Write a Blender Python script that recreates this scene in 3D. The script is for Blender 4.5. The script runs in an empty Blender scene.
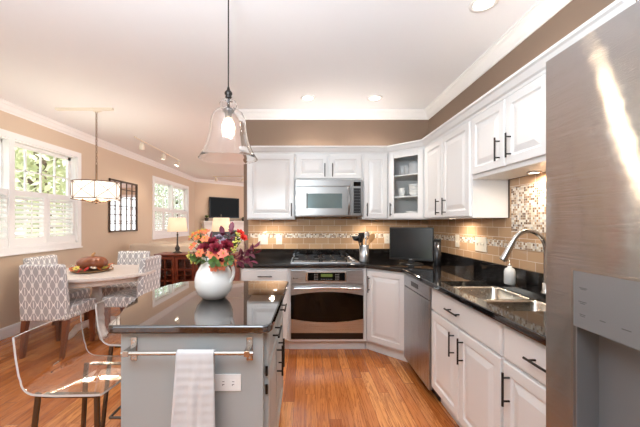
import bpy, bmesh, math, random
from mathutils import Vector, Matrix
random.seed(7)
C = bpy.context.scene.collection
PI = math.pi
SC = bpy.context.scene

# ------------------------------------------------------------------ camera, world, exposure
F_PX, CX, HY, EYE = 305.0, 305.0, 222.5, 1.35
cam_d = bpy.data.cameras.new('camera')
cam_d.sensor_width = 36.0
cam_d.lens = F_PX / 640 * 36.0
cam_d.shift_x = (320 - CX) / 640
cam_d.shift_y = (HY - 213.5) / 640
cam_d.clip_start = 0.02
cam = bpy.data.objects.new('camera', cam_d)
C.objects.link(cam)
cam.location = (0, 0, EYE)
cam.rotation_euler = (PI / 2, 0, 0)
SC.camera = cam
SC.view_settings.view_transform = 'Standard'
SC.view_settings.look = 'None'
SC.view_settings.gamma = 1.0
SC.view_settings.use_curve_mapping = False
SC.view_settings.exposure = 0.35
SC.cycles.max_bounces = 14
SC.cycles.diffuse_bounces = 6
SC.cycles.glossy_bounces = 6
SC.cycles.transmission_bounces = 12
SC.cycles.transparent_max_bounces = 12
SC.cycles.caustics_reflective = False
SC.cycles.caustics_refractive = True
SC.cycles.sample_clamp_indirect = 30.0

world = bpy.data.worlds.new('world')
SC.world = world
world.use_nodes = True
bg = world.node_tree.nodes['Background']
bg.inputs['Color'].default_value = (0.95, 0.97, 1.0, 1)
bg.inputs['Strength'].default_value = 2.2


MAT = {}


def lamp(name, kind, loc, energy, color=(1, 1, 1), parent=None, rot=(0, 0, 0), **kw):
    d = bpy.data.lights.new(name, kind)
    d.energy = energy
    d.color = color
    for k, v in kw.items():
        setattr(d, k, v)
    o = bpy.data.objects.new(name, d)
    C.objects.link(o)
    o.location = loc
    o.rotation_euler = rot
    if parent:
        o.parent = parent
        o.matrix_parent_inverse = MAT[parent.name].inverted()
    return o


# added fill lamp beside the camera, aimed up to brighten ceiling and room
lamp('added_ceiling_fill', 'AREA', (-0.5, -0.35, 1.75), 132, (0.82, 0.93, 1.0), None, (math.radians(180 - 22), 0, 0), size=0.7)

lamp('sun', 'SUN', (4, 4, 12), 7.0, (1.0, 0.97, 0.9), None, Vector((-0.62, -0.22, -0.76)).to_track_quat('-Z', 'Y').to_euler(), angle=0.02)

WARM = (1.0, 0.85, 0.68)
SOFT = (1.0, 0.90, 0.80)

# ------------------------------------------------------------------ helpers
def lin(c):
    return tuple(((x / 255) / 12.92 if x / 255 <= 0.04045 else ((x / 255 + 0.055) / 1.055) ** 2.4) for x in c)


def P(px, py, y):
    """world point of a measured photo point at a known distance y"""
    return Vector(((px - CX) * y / F_PX, y, EYE - (py - HY) * y / F_PX))


def mat(name, rgb, rough=0.5, metal=0.0, **kw):
    m = bpy.data.materials.new(name)
    m.use_nodes = True
    b = m.node_tree.nodes['Principled BSDF']
    b.inputs['Base Color'].default_value = (*lin(rgb), 1)
    b.inputs['Roughness'].default_value = rough
    b.inputs['Metallic'].default_value = metal
    for k, v in kw.items():
        key = k.replace('_', ' ')
        if key == 'Emission Color':
            v = (*lin(v), 1)
        b.inputs[key].default_value = v
    return m


def nt(m):
    return m.node_tree.nodes, m.node_tree.links, m.node_tree.nodes['Principled BSDF']


def ramp(nodes, stops, const=False):
    r = nodes.new('ShaderNodeValToRGB')
    r.color_ramp.interpolation = 'CONSTANT' if const else 'LINEAR'
    e = r.color_ramp.elements
    while len(e) < len(stops):
        e.new(0.5)
    for el, (p, c) in zip(e, stops):
        el.position = p
        el.color = (*lin(c), 1)
    return r


def math_node(nodes, links, op, a, b=None):
    n = nodes.new('ShaderNodeMath')
    n.operation = op
    for i, v in enumerate((a, b)):
        if v is None:
            continue
        if isinstance(v, (int, float)):
            n.inputs[i].default_value = v
        else:
            links.new(v, n.inputs[i])
    return n.outputs[0]


class MB:
    def __init__(s):
        s.v = []
        s.f = []
        s.smooth = []

    def add(s, vs, fs, sm=False):
        b = len(s.v)
        s.v += [Vector(x) for x in vs]
        s.f += [tuple(i + b for i in f) for f in fs]
        s.smooth += [sm] * len(fs)
        return s

    def box(s, x0, x1, y0, y1, z0, z1):
        vs = [(x, y, z) for z in (z0, z1) for y in (y0, y1) for x in (x0, x1)]
        return s.add(vs, [(0, 2, 3, 1), (4, 5, 7, 6), (0, 1, 5, 4), (2, 6, 7, 3), (0, 4, 6, 2), (1, 3, 7, 5)])

    def prism(s, poly, z0, z1, sm=False):
        n = len(poly)
        vs = [(x, y, z0) for x, y in poly] + [(x, y, z1) for x, y in poly]
        fs = [tuple(range(n - 1, -1, -1)), tuple(range(n, 2 * n))]
        fs += [(i, (i + 1) % n, n + (i + 1) % n, n + i) for i in range(n)]
        return s.add(vs, fs, sm)

    def fbox(s, F, u0, u1, z0, z1, d0, d1):
        o, u, n = F
        vs = [o + u * a + n * d + Vector((0, 0, z)) for z in (z0, z1) for d in (d0, d1) for a in (u0, u1)]
        return s.add(vs, [(0, 2, 3, 1), (4, 5, 7, 6), (0, 1, 5, 4), (2, 6, 7, 3), (0, 4, 6, 2), (1, 3, 7, 5)])

    def tube(s, pts, r, seg=10, cap=True, flat=1.0):
        pts = [Vector(p) for p in pts]
        n = len(pts)
        rs = r if isinstance(r, (list, tuple)) else [r] * n
        rings = []
        ref = None
        for i, p in enumerate(pts):
            a = pts[max(i - 1, 0)]
            b = pts[min(i + 1, n - 1)]
            t = (b - a).normalized()
            if ref is None:
                ref = Vector((0, 0, 1)) if abs(t.z) < 0.9 else Vector((1, 0, 0))
            x = (ref - t * ref.dot(t)).normalized()
            ref = x
            y = t.cross(x)
            rings.append([p + (x * math.cos(2 * PI * k / seg) + y * flat * math.sin(2 * PI * k / seg)) * rs[i] for k in range(seg)])
        vs = [q for ring in rings for q in ring]
        fs = []
        for i in range(n - 1):
            for k in range(seg):
                k2 = (k + 1) % seg
                fs.append((i * seg + k, i * seg + k2, (i + 1) * seg + k2, (i + 1) * seg + k))
        s.add(vs, fs, True)
        if cap:
            b = len(s.v)
            s.v += rings[0] + rings[-1]
            s.f += [tuple(b + k for k in range(seg - 1, -1, -1)), tuple(b + seg + k for k in range(seg))]
            s.smooth += [False, False]
        return s

    def lathe(s, prof, c=(0, 0, 0), seg=28, close=False):
        """prof: (r, z) list; closes automatically where r = 0"""
        c = Vector(c)
        idx = []
        vs = []
        for r, z in prof:
            if r < 1e-6:
                idx.append([len(vs)] * seg)
                vs.append(c + Vector((0, 0, z)))
            else:
                idx.append(list(range(len(vs), len(vs) + seg)))
                vs += [c + Vector((r * math.cos(2 * PI * k / seg), r * math.sin(2 * PI * k / seg), z)) for k in range(seg)]
        fs = []
        rows = list(range(len(prof))) + ([0] if close else [])
        for i, j in zip(rows[:-1], rows[1:]):
            for k in range(seg):
                k2 = (k + 1) % seg
                q = [idx[i][k], idx[i][k2], idx[j][k2], idx[j][k]]
                q2 = []
                for a in q:
                    if a not in q2:
                        q2.append(a)
                if len(q2) > 2:
                    fs.append(tuple(q2))
        return s.add(vs, fs, True)

    def ball(s, c, r, sz=1.0, seg=16, rings=10):
        return s.lathe([(r * math.sin(PI * i / rings), -r * sz * math.cos(PI * i / rings)) for i in range(rings + 1)], c, seg)

    def sweep(s, path, prof):
        """prof (offset to the left of travel, z) swept along a 2-D path with mitres, ends capped"""
        pts = [Vector(p) for p in path]
        n = len(pts)
        rings = []
        for i, p in enumerate(pts):
            d0 = (pts[i] - pts[i - 1]).normalized() if i > 0 else None
            d1 = (pts[i + 1] - pts[i]).normalized() if i < n - 1 else None
            n0 = Vector((-d0.y, d0.x)) if d0 else None
            n1 = Vector((-d1.y, d1.x)) if d1 else None
            if n0 and n1:
                m = (n0 + n1)
                m = m / (1 + n0.dot(n1))
            else:
                m = n0 or n1
            rings.append([(p.x + m.x * o, p.y + m.y * o, z) for o, z in prof])
        k = len(prof)
        vs = [q for r in rings for q in r]
        fs = [(i * k + j, i * k + (j + 1) % k, (i + 1) * k + (j + 1) % k, (i + 1) * k + j) for i in range(n - 1) for j in range(k)]
        fs += [tuple(range(k - 1, -1, -1)), tuple((n - 1) * k + j for j in range(k))]
        return s.add(vs, fs)

    def grid(s, f, nu, nv, sm=True):
        vs = [f(i / (nu - 1), j / (nv - 1)) for j in range(nv) for i in range(nu)]
        fs = [(j * nu + i, j * nu + i + 1, (j + 1) * nu + i + 1, (j + 1) * nu + i) for j in range(nv - 1) for i in range(nu - 1)]
        return s.add(vs, fs, sm)

    def build(s, name, m, parent=None, edge=None, e0=0, bevel=0, seg=2, solid=0, sub=0, recalc=True, split=0):
        vs = s.v
        loc = None
        if parent is not None:
            inv = MAT[parent.name].inverted()
            vs = [inv @ v for v in vs]
        else:
            xs = [v.x for v in vs]
            ys = [v.y for v in vs]
            loc = Vector(((min(xs) + max(xs)) / 2, (min(ys) + max(ys)) / 2, min(v.z for v in vs)))
            vs = [v - loc for v in vs]
        me = bpy.data.meshes.new(name)
        me.from_pydata([tuple(v) for v in vs], [], s.f)
        me.polygons.foreach_set('use_smooth', s.smooth)
        if recalc:
            bm = bmesh.new()
            bm.from_mesh(me)
            bmesh.ops.recalc_face_normals(bm, faces=bm.faces)
            bm.to_mesh(me)
            bm.free()
        me.materials.append(m)
        if edge:
            me.materials.append(edge)
            for p_ in me.polygons:
                if p_.index >= e0:
                    p_.material_index = 1
        if split:
            me.set_sharp_from_angle(angle=math.radians(split))
        o = bpy.data.objects.new(name, me)
        C.objects.link(o)
        if parent is not None:
            o.parent = parent
            MAT[o.name] = MAT[parent.name]
        else:
            o.location = loc
            MAT[o.name] = Matrix.Translation(loc)
        if solid:
            md = o.modifiers.new('solid', 'SOLIDIFY')
            md.thickness = solid
            md.offset = 0
        if bevel:
            md = o.modifiers.new('bevel', 'BEVEL')
            md.width = bevel
            md.segments = seg
            md.limit_method = 'ANGLE'
            md.harden_normals = False
        if sub:
            md = o.modifiers.new('sub', 'SUBSURF')
            md.levels = md.render_levels = sub
        return o


def tag(o, label=None, cat=None, group=None, kind=None):
    if label:
        o['label'] = label
    if cat:
        o['category'] = cat
    if group:
        o['group'] = group
    if kind:
        o['kind'] = kind
    return o


def thing(name, label, cat, loc=(0, 0, 0), rz=0, group=None, kind=None):
    o = bpy.data.objects.new(name, None)
    o.empty_display_size = 0.05
    C.objects.link(o)
    o.location = loc
    o.rotation_euler = (0, 0, rz)
    MAT[o.name] = Matrix.Translation(Vector(loc)) @ Matrix.Rotation(rz, 4, 'Z')
    return tag(o, label, cat, group, kind)


def dup(root, loc=None, rot=None, label=None, scale=None):
    def rec(o, parent):
        c = o.copy()
        C.objects.link(c)
        if parent:
            c.parent = parent
        for ch in [x for x in ALLCH.get(o.name, [])]:
            rec(ch, c)
        return c
    ALLCH = {}
    for x in bpy.data.objects:
        if x.parent:
            ALLCH.setdefault(x.parent.name, []).append(x)
    r = rec(root, None)
    if loc is not None:
        r.location = loc
    if rot is not None:
        r.rotation_euler = rot
    if scale:
        r.scale = (scale,) * 3
    if label:
        r['label'] = label
    return r


def struct(o):
    o['kind'] = 'structure'
    return o


# ------------------------------------------------------------------ materials
M = {}
M['white'] = mat('cabinet_white', (222, 221, 220), 0.32)
M['trim'] = mat('trim_white', (238, 236, 234), 0.4)
M['ceiling'] = mat('ceiling_white', (240, 241, 244), 0.9)
M['tan'] = mat('wall_tan', (209, 188, 165), 0.85)
M['taupe'] = mat('wall_taupe', (131, 110, 94), 0.85)
M['pull'] = mat('dark_bronze', (52, 48, 46), 0.35, 0.8)
M['island'] = mat('island_grey', (168, 172, 172), 0.4)
M['chrome'] = mat('chrome', (215, 215, 215), 0.08, 1.0)
M['dark_chrome'] = mat('dark_chrome', (104, 98, 92), 0.1, 1.0)
M['nickel'] = mat('brushed_nickel', (190, 184, 178), 0.25, 1.0)
M['black'] = mat('black_plastic', (16, 16, 17), 0.3)
M['screen'] = mat('screen_glass', (10, 11, 12), 0.12, Specular_IOR_Level=0.08)
M['grey_screen'] = mat('dark_screen', (26, 28, 30), 0.18)
M['ovenglass'] = mat('oven_glass', (9, 6, 5), 0.06, Specular_IOR_Level=0.25)
M['mwglass'] = mat('microwave_glass', (120, 140, 144), 0.12, 0.5)
M['iron'] = mat('cast_iron', (26, 26, 27), 0.5)
M['plastic'] = mat('white_plastic', (230, 222, 206), 0.35)
M['slot'] = mat('slot_dark', (70, 66, 62), 0.6)
M['ceramic'] = mat('white_ceramic', (240, 238, 235), 0.08)
M['towel'] = mat('white_terry', (208, 207, 208), 0.95)
M['glass'] = mat('clear_glass', (255, 255, 255), 0.0, Transmission_Weight=1.0, IOR=1.45)
M['acrylic'] = mat('clear_acrylic', (255, 253, 250), 0.0, Transmission_Weight=1.0, IOR=1.49)
M['acrylic_edge'] = mat('polished_acrylic_edge', (248, 244, 240), 0.15, Transmission_Weight=0.35, IOR=1.3)
M['mirror'] = mat('mirror', (235, 235, 235), 0.02, 1.0)
M['bulb'] = mat('bulb_glow', (255, 240, 215), 0.3, Emission_Color=(255, 226, 185), Emission_Strength=36.0)
M['can'] = mat('can_glow', (255, 245, 230), 0.4, Emission_Color=(255, 240, 220), Emission_Strength=6.0)
M['shade'] = mat('lamp_shade_linen', (238, 222, 196), 0.9, Emission_Color=(255, 222, 176), Emission_Strength=0.45)
M['drum'] = mat('drum_shade_linen', (248, 244, 238), 0.9, Emission_Color=(255, 240, 220), Emission_Strength=0.75)
M['frame_bronze'] = mat('antique_bronze', (122, 94, 72), 0.35, 0.8)
M['sofa'] = mat('sofa_cream', (208, 194, 178), 0.95)
M['mantel'] = mat('mantel_white', (236, 230, 222), 0.5)
M['darktile'] = mat('dark_hearth', (52, 46, 44), 0.3)
M['soap'] = mat('soap_bottle', (236, 234, 230), 0.25)
M['stem'] = mat('stem_green', (92, 118, 56), 0.6)
M['leafg'] = mat('leaf_green', (86, 112, 54), 0.55)
M['burg'] = mat('leaf_burgundy', (104, 34, 56), 0.5)
M['rose'] = mat('rose_dark', (128, 24, 44), 0.6)
M['peach'] = mat('petal_peach', (220, 116, 78), 0.6)
M['pink'] = mat('petal_pink', (218, 112, 92), 0.6)
M['orange'] = mat('petal_orange', (196, 104, 48), 0.6)
M['red'] = mat('petal_red', (214, 44, 30), 0.6)
M['yellow'] = mat('berry_yellow', (206, 196, 92), 0.5)
M['mauve'] = mat('petal_mauve', (150, 132, 146), 0.6)
M['pumpkin'] = mat('pumpkin_brown', (132, 72, 42), 0.35)
M['wicker'] = mat('wicker', (150, 120, 82), 0.8)
M['woodspoon'] = mat('spoon_wood', (190, 146, 96), 0.6)
M['bark'] = mat('bark', (96, 82, 68), 0.9)
M['fol1'] = mat('foliage_light', (196, 200, 164), 0.7)
M['fol2'] = mat('foliage_dark', (172, 182, 160), 0.7)
M['lawn'] = mat('lawn', (176, 190, 150), 0.9)
M['pot'] = mat('plant_pot', (50, 44, 40), 0.5)
M['interior'] = mat('cabinet_interior', (226, 226, 226), 0.6)
M['greyc'] = mat('grey_glaze', (198, 200, 202), 0.25)
M['disp'] = mat('dispenser_grey', (150, 152, 154), 0.3, 0.6)
M['dispdark'] = mat('dispenser_recess', (132, 134, 137), 0.35, 0.5)
M['mark'] = mat('print_grey', (96, 98, 100), 0.6)
M['lcd'] = mat('lcd_green', (60, 70, 40), 0.3, Emission_Color=(140, 160, 70), Emission_Strength=0.25)


def thin_glass(name):
    m = bpy.data.materials.new(name)
    m.use_nodes = True
    n, l = m.node_tree.nodes, m.node_tree.links
    n.remove(n['Principled BSDF'])
    t = n.new('ShaderNodeBsdfTransparent')
    t.inputs[0].default_value = (0.97, 0.98, 0.98, 1)
    g = n.new('ShaderNodeBsdfGlossy')
    g.inputs['Roughness'].default_value = 0.0
    f = n.new('ShaderNodeLayerWeight')
    f.inputs['Blend'].default_value = 0.5
    x = n.new('ShaderNodeMixShader')
    fr = math_node(n, l, 'POWER', f.outputs['Facing'], 4.0)
    fr = math_node(n, l, 'ADD', math_node(n, l, 'MULTIPLY', fr, 0.5), 0.03)
    l.new(fr, x.inputs[0])
    l.new(t.outputs[0], x.inputs[1])
    l.new(g.outputs[0], x.inputs[2])
    l.new(x.outputs[0], n['Material Output'].inputs[0])
    return m


M['pane'] = thin_glass('pane_glass')


def steel(name, rgb, rough, axis, bump=0.02):
    m = mat(name, rgb, rough, 1.0)
    n, l, b = nt(m)
    tc = n.new('ShaderNodeTexCoord')
    mp = n.new('ShaderNodeMapping')
    mp.inputs['Scale'].default_value = axis
    l.new(tc.outputs['Object'], mp.inputs['Vector'])
    no = n.new('ShaderNodeTexNoise')
    no.inputs['Scale'].default_value = 1.0
    no.inputs['Detail'].default_value = 4
    l.new(mp.outputs[0], no.inputs['Vector'])
    mr = n.new('ShaderNodeMapRange')
    mr.inputs['To Min'].default_value = max(0.04, rough - 0.06)
    mr.inputs['To Max'].default_value = rough + 0.08
    l.new(no.outputs['Fac'], mr.inputs['Value'])
    l.new(mr.outputs[0], b.inputs['Roughness'])
    bp = n.new('ShaderNodeBump')
    bp.inputs['Strength'].default_value = bump
    bp.inputs['Distance'].default_value = 0.02
    l.new(no.outputs['Fac'], bp.inputs['Height'])
    l.new(bp.outputs[0], b.inputs['Normal'])
    return m


M['steel'] = steel('brushed_steel', (186, 190, 195), 0.28, (3, 3, 400), 0.004)
M['steelm'] = steel('brushed_steel_microwave', (150, 149, 148), 0.3, (3, 3, 400), 0.004)
M['steelv'] = steel('brushed_steel_dishwasher', (186, 189, 193), 0.28, (300, 300, 3))
M['fridge'] = steel('brushed_steel_fridge', (196, 196, 197), 0.10, (2.5, 1.6, 3.6), 0.17)
fb_ = M['fridge'].node_tree.nodes['Principled BSDF']
fb_.inputs['Anisotropic'].default_value = 1.0
fb_.inputs['Anisotropic Rotation'].default_value = 0.25
fn_, fl_ = M['fridge'].node_tree.nodes, M['fridge'].node_tree.links
mp2_ = fn_.new('ShaderNodeMapping')
mp2_.inputs['Scale'].default_value = (2, 2.5, 2600)
fl_.new(fn_['Texture Coordinate'].outputs['Object'], mp2_.inputs['Vector'])
no2_ = fn_.new('ShaderNodeTexNoise')
no2_.inputs['Scale'].default_value = 1.0
no2_.inputs['Detail'].default_value = 0
fl_.new(mp2_.outputs[0], no2_.inputs['Vector'])
bp2_ = fn_.new('ShaderNodeBump')
bp2_.inputs['Strength'].default_value = 0.35
bp2_.inputs['Distance'].default_value = 0.00034
fl_.new(no2_.outputs['Fac'], bp2_.inputs['Height'])
fl_.new(fn_['Bump'].outputs[0], bp2_.inputs['Normal'])
fl_.new(bp2_.outputs[0], fb_.inputs['Normal'])
tg_ = M['fridge'].node_tree.nodes.new('ShaderNodeTangent')
tg_.direction_type = 'RADIAL'
tg_.axis = 'Z'
M['fridge'].node_tree.links.new(tg_.outputs[0], fb_.inputs['Tangent'])
M['bowl'] = steel('sink_steel', (196, 188, 176), 0.24, (40, 40, 40))


def world_uv(n, l, a, b):
    g = n.new('ShaderNodeNewGeometry')
    s = n.new('ShaderNodeSeparateXYZ')
    l.new(g.outputs['Position'], s.inputs[0])
    c = n.new('ShaderNodeCombineXYZ')
    l.new(s.outputs[a], c.inputs[0])
    l.new(s.outputs[b], c.inputs[1])
    return c.outputs[0]


def oak_floor():
    m = mat('oak_floor', (196, 120, 66), 0.22)
    n, l, b = nt(m)
    uv = world_uv(n, l, 1, 0)
    br = n.new('ShaderNodeTexBrick')
    br.offset = 0.0
    sx = n.new('ShaderNodeSeparateXYZ')
    l.new(uv, sx.inputs[0])
    row = math_node(n, l, 'FLOOR', math_node(n, l, 'DIVIDE', sx.outputs[1], 0.083))
    wn = n.new('ShaderNodeTexWhiteNoise')
    wn.noise_dimensions = '1D'
    l.new(row, wn.inputs['W'])
    cb = n.new('ShaderNodeCombineXYZ')
    l.new(math_node(n, l, 'ADD', sx.outputs[0], math_node(n, l, 'MULTIPLY', wn.outputs['Value'], 7.3)), cb.inputs[0])
    l.new(sx.outputs[1], cb.inputs[1])
    uv = cb.outputs[0]
    br.inputs['Scale'].default_value = 1
    br.inputs['Mortar Size'].default_value = 0.0012
    br.inputs['Mortar Smooth'].default_value = 0.2
    br.inputs['Bias'].default_value = 0
    br.inputs['Brick Width'].default_value = 0.95
    br.inputs['Row Height'].default_value = 0.083
    br.inputs['Color1'].default_value = (0, 0, 0, 1)
    br.inputs['Color2'].default_value = (1, 1, 1, 1)
    br.inputs['Mortar'].default_value = (0, 0, 0, 1)
    l.new(uv, br.inputs['Vector'])
    rp = ramp(n, [(0.0, (160, 90, 42)), (0.35, (184, 110, 54)), (0.7, (200, 124, 64)), (1.0, (214, 144, 82))])
    l.new(br.outputs['Color'], rp.inputs[0])
    # grain
    vm = n.new('ShaderNodeVectorMath')
    vm.operation = 'MULTIPLY'
    vm.inputs[1].default_value = (1.6, 34, 1)
    l.new(uv, vm.inputs[0])
    va = n.new('ShaderNodeVectorMath')
    va.operation = 'ADD'
    l.new(vm.outputs[0], va.inputs[0])
    sc = n.new('ShaderNodeVectorMath')
    sc.operation = 'SCALE'
    sc.inputs['Scale'].default_value = 37.0
    l.new(br.outputs['Color'], sc.inputs[0])
    l.new(sc.outputs[0], va.inputs[1])
    no = n.new('ShaderNodeTexNoise')
    no.inputs['Scale'].default_value = 1.0
    no.inputs['Detail'].default_value = 5
    no.inputs['Roughness'].default_value = 0.6
    no.inputs['Distortion'].default_value = 0.9
    l.new(va.outputs[0], no.inputs['Vector'])
    wave = math_node(n, l, 'MULTIPLY', no.outputs['Fac'], 38.0)
    wave = math_node(n, l, 'SINE', wave)
    wave = math_node(n, l, 'MULTIPLY', wave, 0.5)
    wave = math_node(n, l, 'ADD', wave, 0.5)
    wave = math_node(n, l, 'POWER', wave, 2.0)
    wave = math_node(n, l, 'MULTIPLY', wave, 0.6)
    mx = n.new('ShaderNodeMix')
    mx.data_type = 'RGBA'
    mx.blend_type = 'MIX'
    l.new(wave, mx.inputs[0])
    l.new(rp.outputs[0], mx.inputs[6])
    mx.inputs[7].default_value = (*lin((116, 52, 20)), 1)
    mx2 = n.new('ShaderNodeMix')
    mx2.data_type = 'RGBA'
    l.new(br.outputs['Fac'], mx2.inputs[0])
    l.new(mx.outputs[2], mx2.inputs[6])
    mx2.inputs[7].default_value = (*lin((96, 46, 20)), 1)
    l.new(mx2.outputs[2], b.inputs['Base Color'])
    b.inputs['Roughness'].default_value = 0.24
    b.inputs['Coat Weight'].default_value = 0.25
    b.inputs['Coat Roughness'].default_value = 0.1
    return m


def granite():
    m = mat('black_granite', (16, 15, 15), 0.05)
    n, l, b = nt(m)
    g = n.new('ShaderNodeNewGeometry')
    no = n.new('ShaderNodeTexNoise')
    no.inputs['Scale'].default_value = 150
    no.inputs['Detail'].default_value = 3
    l.new(g.outputs['Position'], no.inputs['Vector'])
    n2 = n.new('ShaderNodeTexNoise')
    n2.inputs['Scale'].default_value = 9
    n2.inputs['Detail'].default_value = 4
    l.new(g.outputs['Position'], n2.inputs['Vector'])
    s = math_node(n, l, 'MULTIPLY', n2.outputs['Fac'], 0.35)
    s = math_node(n, l, 'ADD', s, no.outputs['Fac'])
    rp = ramp(n, [(0.0, (14, 13, 13)), (0.76, (20, 18, 18)), (0.83, (44, 40, 38)), (0.92, (96, 88, 84))])
    l.new(s, rp.inputs[0])
    l.new(rp.outputs[0], b.inputs['Base Color'])
    b.inputs['Specular IOR Level'].default_value = 0.75
    return m


def island_granite():
    m = granite()
    m.name = 'polished_island_granite'
    m.node_tree.nodes['Principled BSDF'].inputs['Coat Weight'].default_value = 1.0
    m.node_tree.nodes['Principled BSDF'].inputs['Coat IOR'].default_value = 1.72
    m.node_tree.nodes['Principled BSDF'].inputs['Coat Roughness'].default_value = 0.0
    return m


def subway(name, a, off):
    m = mat(name, (190, 160, 128), 0.12)
    n, l, b = nt(m)
    uv = world_uv(n, l, a, 2)
    br = n.new('ShaderNodeTexBrick')
    br.inputs['Scale'].default_value = 1
    br.inputs['Mortar Size'].default_value = 0.002
    br.inputs['Mortar Smooth'].default_value = 0.1
    br.inputs['Brick Width'].default_value = 0.155
    br.inputs['Row Height'].default_value = 0.0765
    br.inputs['Color1'].default_value = (*lin((182, 146, 112)), 1)
    br.inputs['Color2'].default_value = (*lin((204, 168, 132)), 1)
    br.inputs['Mortar'].default_value = (*lin((222, 206, 186)), 1)
    va = n.new('ShaderNodeVectorMath')
    va.operation = 'ADD'
    va.inputs[1].default_value = (off, -0.0115 + 0.0765, 0)
    l.new(uv, va.inputs[0])
    l.new(va.outputs[0], br.inputs['Vector'])
    l.new(br.outputs['Color'], b.inputs['Base Color'])
    bp = n.new('ShaderNodeBump')
    bp.invert = True
    bp.inputs['Strength'].default_value = 0.4
    bp.inputs['Distance'].default_value = 0.002
    l.new(br.outputs['Fac'], bp.inputs['Height'])
    l.new(bp.outputs[0], b.inputs['Normal'])
    rr = math_node(n, l, 'MULTIPLY', br.outputs['Fac'], 0.6)
    rr = math_node(n, l, 'ADD', rr, 0.1)
    l.new(rr, b.inputs['Roughness'])
    return m


def mosaic(name, a, size=0.0175):
    m = mat(name, (200, 180, 160), 0.2)
    n, l, b = nt(m)
    uv = world_uv(n, l, a, 2)
    sc = n.new('ShaderNodeVectorMath')
    sc.operation = 'SCALE'
    sc.inputs['Scale'].default_value = 1 / size
    l.new(uv, sc.inputs[0])
    fl = n.new('ShaderNodeVectorMath')
    fl.operation = 'FLOOR'
    l.new(sc.outputs[0], fl.inputs[0])
    fr = n.new('ShaderNodeVectorMath')
    fr.operation = 'FRACTION'
    l.new(sc.outputs[0], fr.inputs[0])
    wn = n.new('ShaderNodeTexWhiteNoise')
    wn.noise_dimensions = '2D'
    l.new(fl.outputs[0], wn.inputs['Vector'])
    rp = ramp(n, [(0, (236, 228, 214)), (0.26, (214, 196, 172)), (0.45, (176, 142, 108)), (0.62, (146, 116, 92)),
                  (0.78, (196, 190, 184)), (0.9, (112, 88, 72))], True)
    l.new(wn.outputs['Value'], rp.inputs[0])
    sp = n.new('ShaderNodeSeparateXYZ')
    l.new(fr.outputs[0], sp.inputs[0])
    ax = math_node(n, l, 'ABSOLUTE', math_node(n, l, 'SUBTRACT', sp.outputs[0], 0.5))
    ay = math_node(n, l, 'ABSOLUTE', math_node(n, l, 'SUBTRACT', sp.outputs[1], 0.5))
    mxx = math_node(n, l, 'MAXIMUM', ax, ay)
    gr = math_node(n, l, 'GREATER_THAN', mxx, 0.44)
    mx = n.new('ShaderNodeMix')
    mx.data_type = 'RGBA'
    l.new(gr, mx.inputs[0])
    l.new(rp.outputs[0], mx.inputs[6])
    mx.inputs[7].default_value = (*lin((226, 216, 200)), 1)
    l.new(mx.outputs[2], b.inputs['Base Color'])
    return m


def trellis():
    m = mat('trellis_fabric', (180, 170, 160), 0.95)
    n, l, b = nt(m)
    tc = n.new('ShaderNodeTexCoord')
    s = n.new('ShaderNodeSeparateXYZ')
    l.new(tc.outputs['Object'], s.inputs[0])
    sn = n.new('ShaderNodeSeparateXYZ')
    l.new(tc.outputs['Normal'], sn.inputs[0])
    nx = math_node(n, l, 'GREATER_THAN', math_node(n, l, 'ABSOLUTE', sn.outputs[0]), 0.7)
    nz = math_node(n, l, 'GREATER_THAN', math_node(n, l, 'ABSOLUTE', sn.outputs[2]), 0.7)
    v = math_node(n, l, 'ADD', s.outputs[2], math_node(n, l, 'MULTIPLY', s.outputs[1], nz))
    xc = math_node(n, l, 'ADD', s.outputs[0], math_node(n, l, 'MULTIPLY', s.outputs[1], nx))
    K1, K2 = 2 * PI / 0.080, 2 * PI / 0.132

    def net(du, dv):
        cu = math_node(n, l, 'COSINE', math_node(n, l, 'MULTIPLY', math_node(n, l, 'ADD', xc, du), K1))
        cv = math_node(n, l, 'COSINE', math_node(n, l, 'MULTIPLY', math_node(n, l, 'ADD', v, dv), K2))
        f = math_node(n, l, 'ABSOLUTE', math_node(n, l, 'ADD', cu, math_node(n, l, 'MULTIPLY', cv, 0.85)))
        return math_node(n, l, 'LESS_THAN', f, 0.24)
    a = net(0, 0)
    su = math_node(n, l, 'ABSOLUTE', math_node(n, l, 'SINE', math_node(n, l, 'MULTIPLY', xc, K1 / 2)))
    su = math_node(n, l, 'LESS_THAN', su, 0.16)
    cv = math_node(n, l, 'COSINE', math_node(n, l, 'MULTIPLY', v, K2))
    su = math_node(n, l, 'MULTIPLY', su, math_node(n, l, 'GREATER_THAN', math_node(n, l, 'ABSOLUTE', cv), 0.2))
    t = math_node(n, l, 'MAXIMUM', a, su)
    mx = n.new('ShaderNodeMix')
    mx.data_type = 'RGBA'
    l.new(t, mx.inputs[0])
    mx.inputs[6].default_value = (*lin((178, 176, 178)), 1)
    mx.inputs[7].default_value = (*lin((248, 246, 243)), 1)
    l.new(mx.outputs[2], b.inputs['Base Color'])
    return m


def wood(name, c1, c2, scale, rough=0.35):
    m = mat(name, c1, rough)
    n, l, b = nt(m)
    tc = n.new('ShaderNodeTexCoord')
    mp = n.new('ShaderNodeMapping')
    mp.inputs['Scale'].default_value = scale
    l.new(tc.outputs['Object'], mp.inputs['Vector'])
    no = n.new('ShaderNodeTexNoise')
    no.inputs['Scale'].default_value = 1
    no.inputs['Detail'].default_value = 5
    no.inputs['Distortion'].default_value = 0.6
    l.new(mp.outputs[0], no.inputs['Vector'])
    rp = ramp(n, [(0.3, c1), (0.7, c2)])
    l.new(no.outputs['Fac'], rp.inputs[0])
    l.new(rp.outputs[0], b.inputs['Base Color'])
    return m


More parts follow.
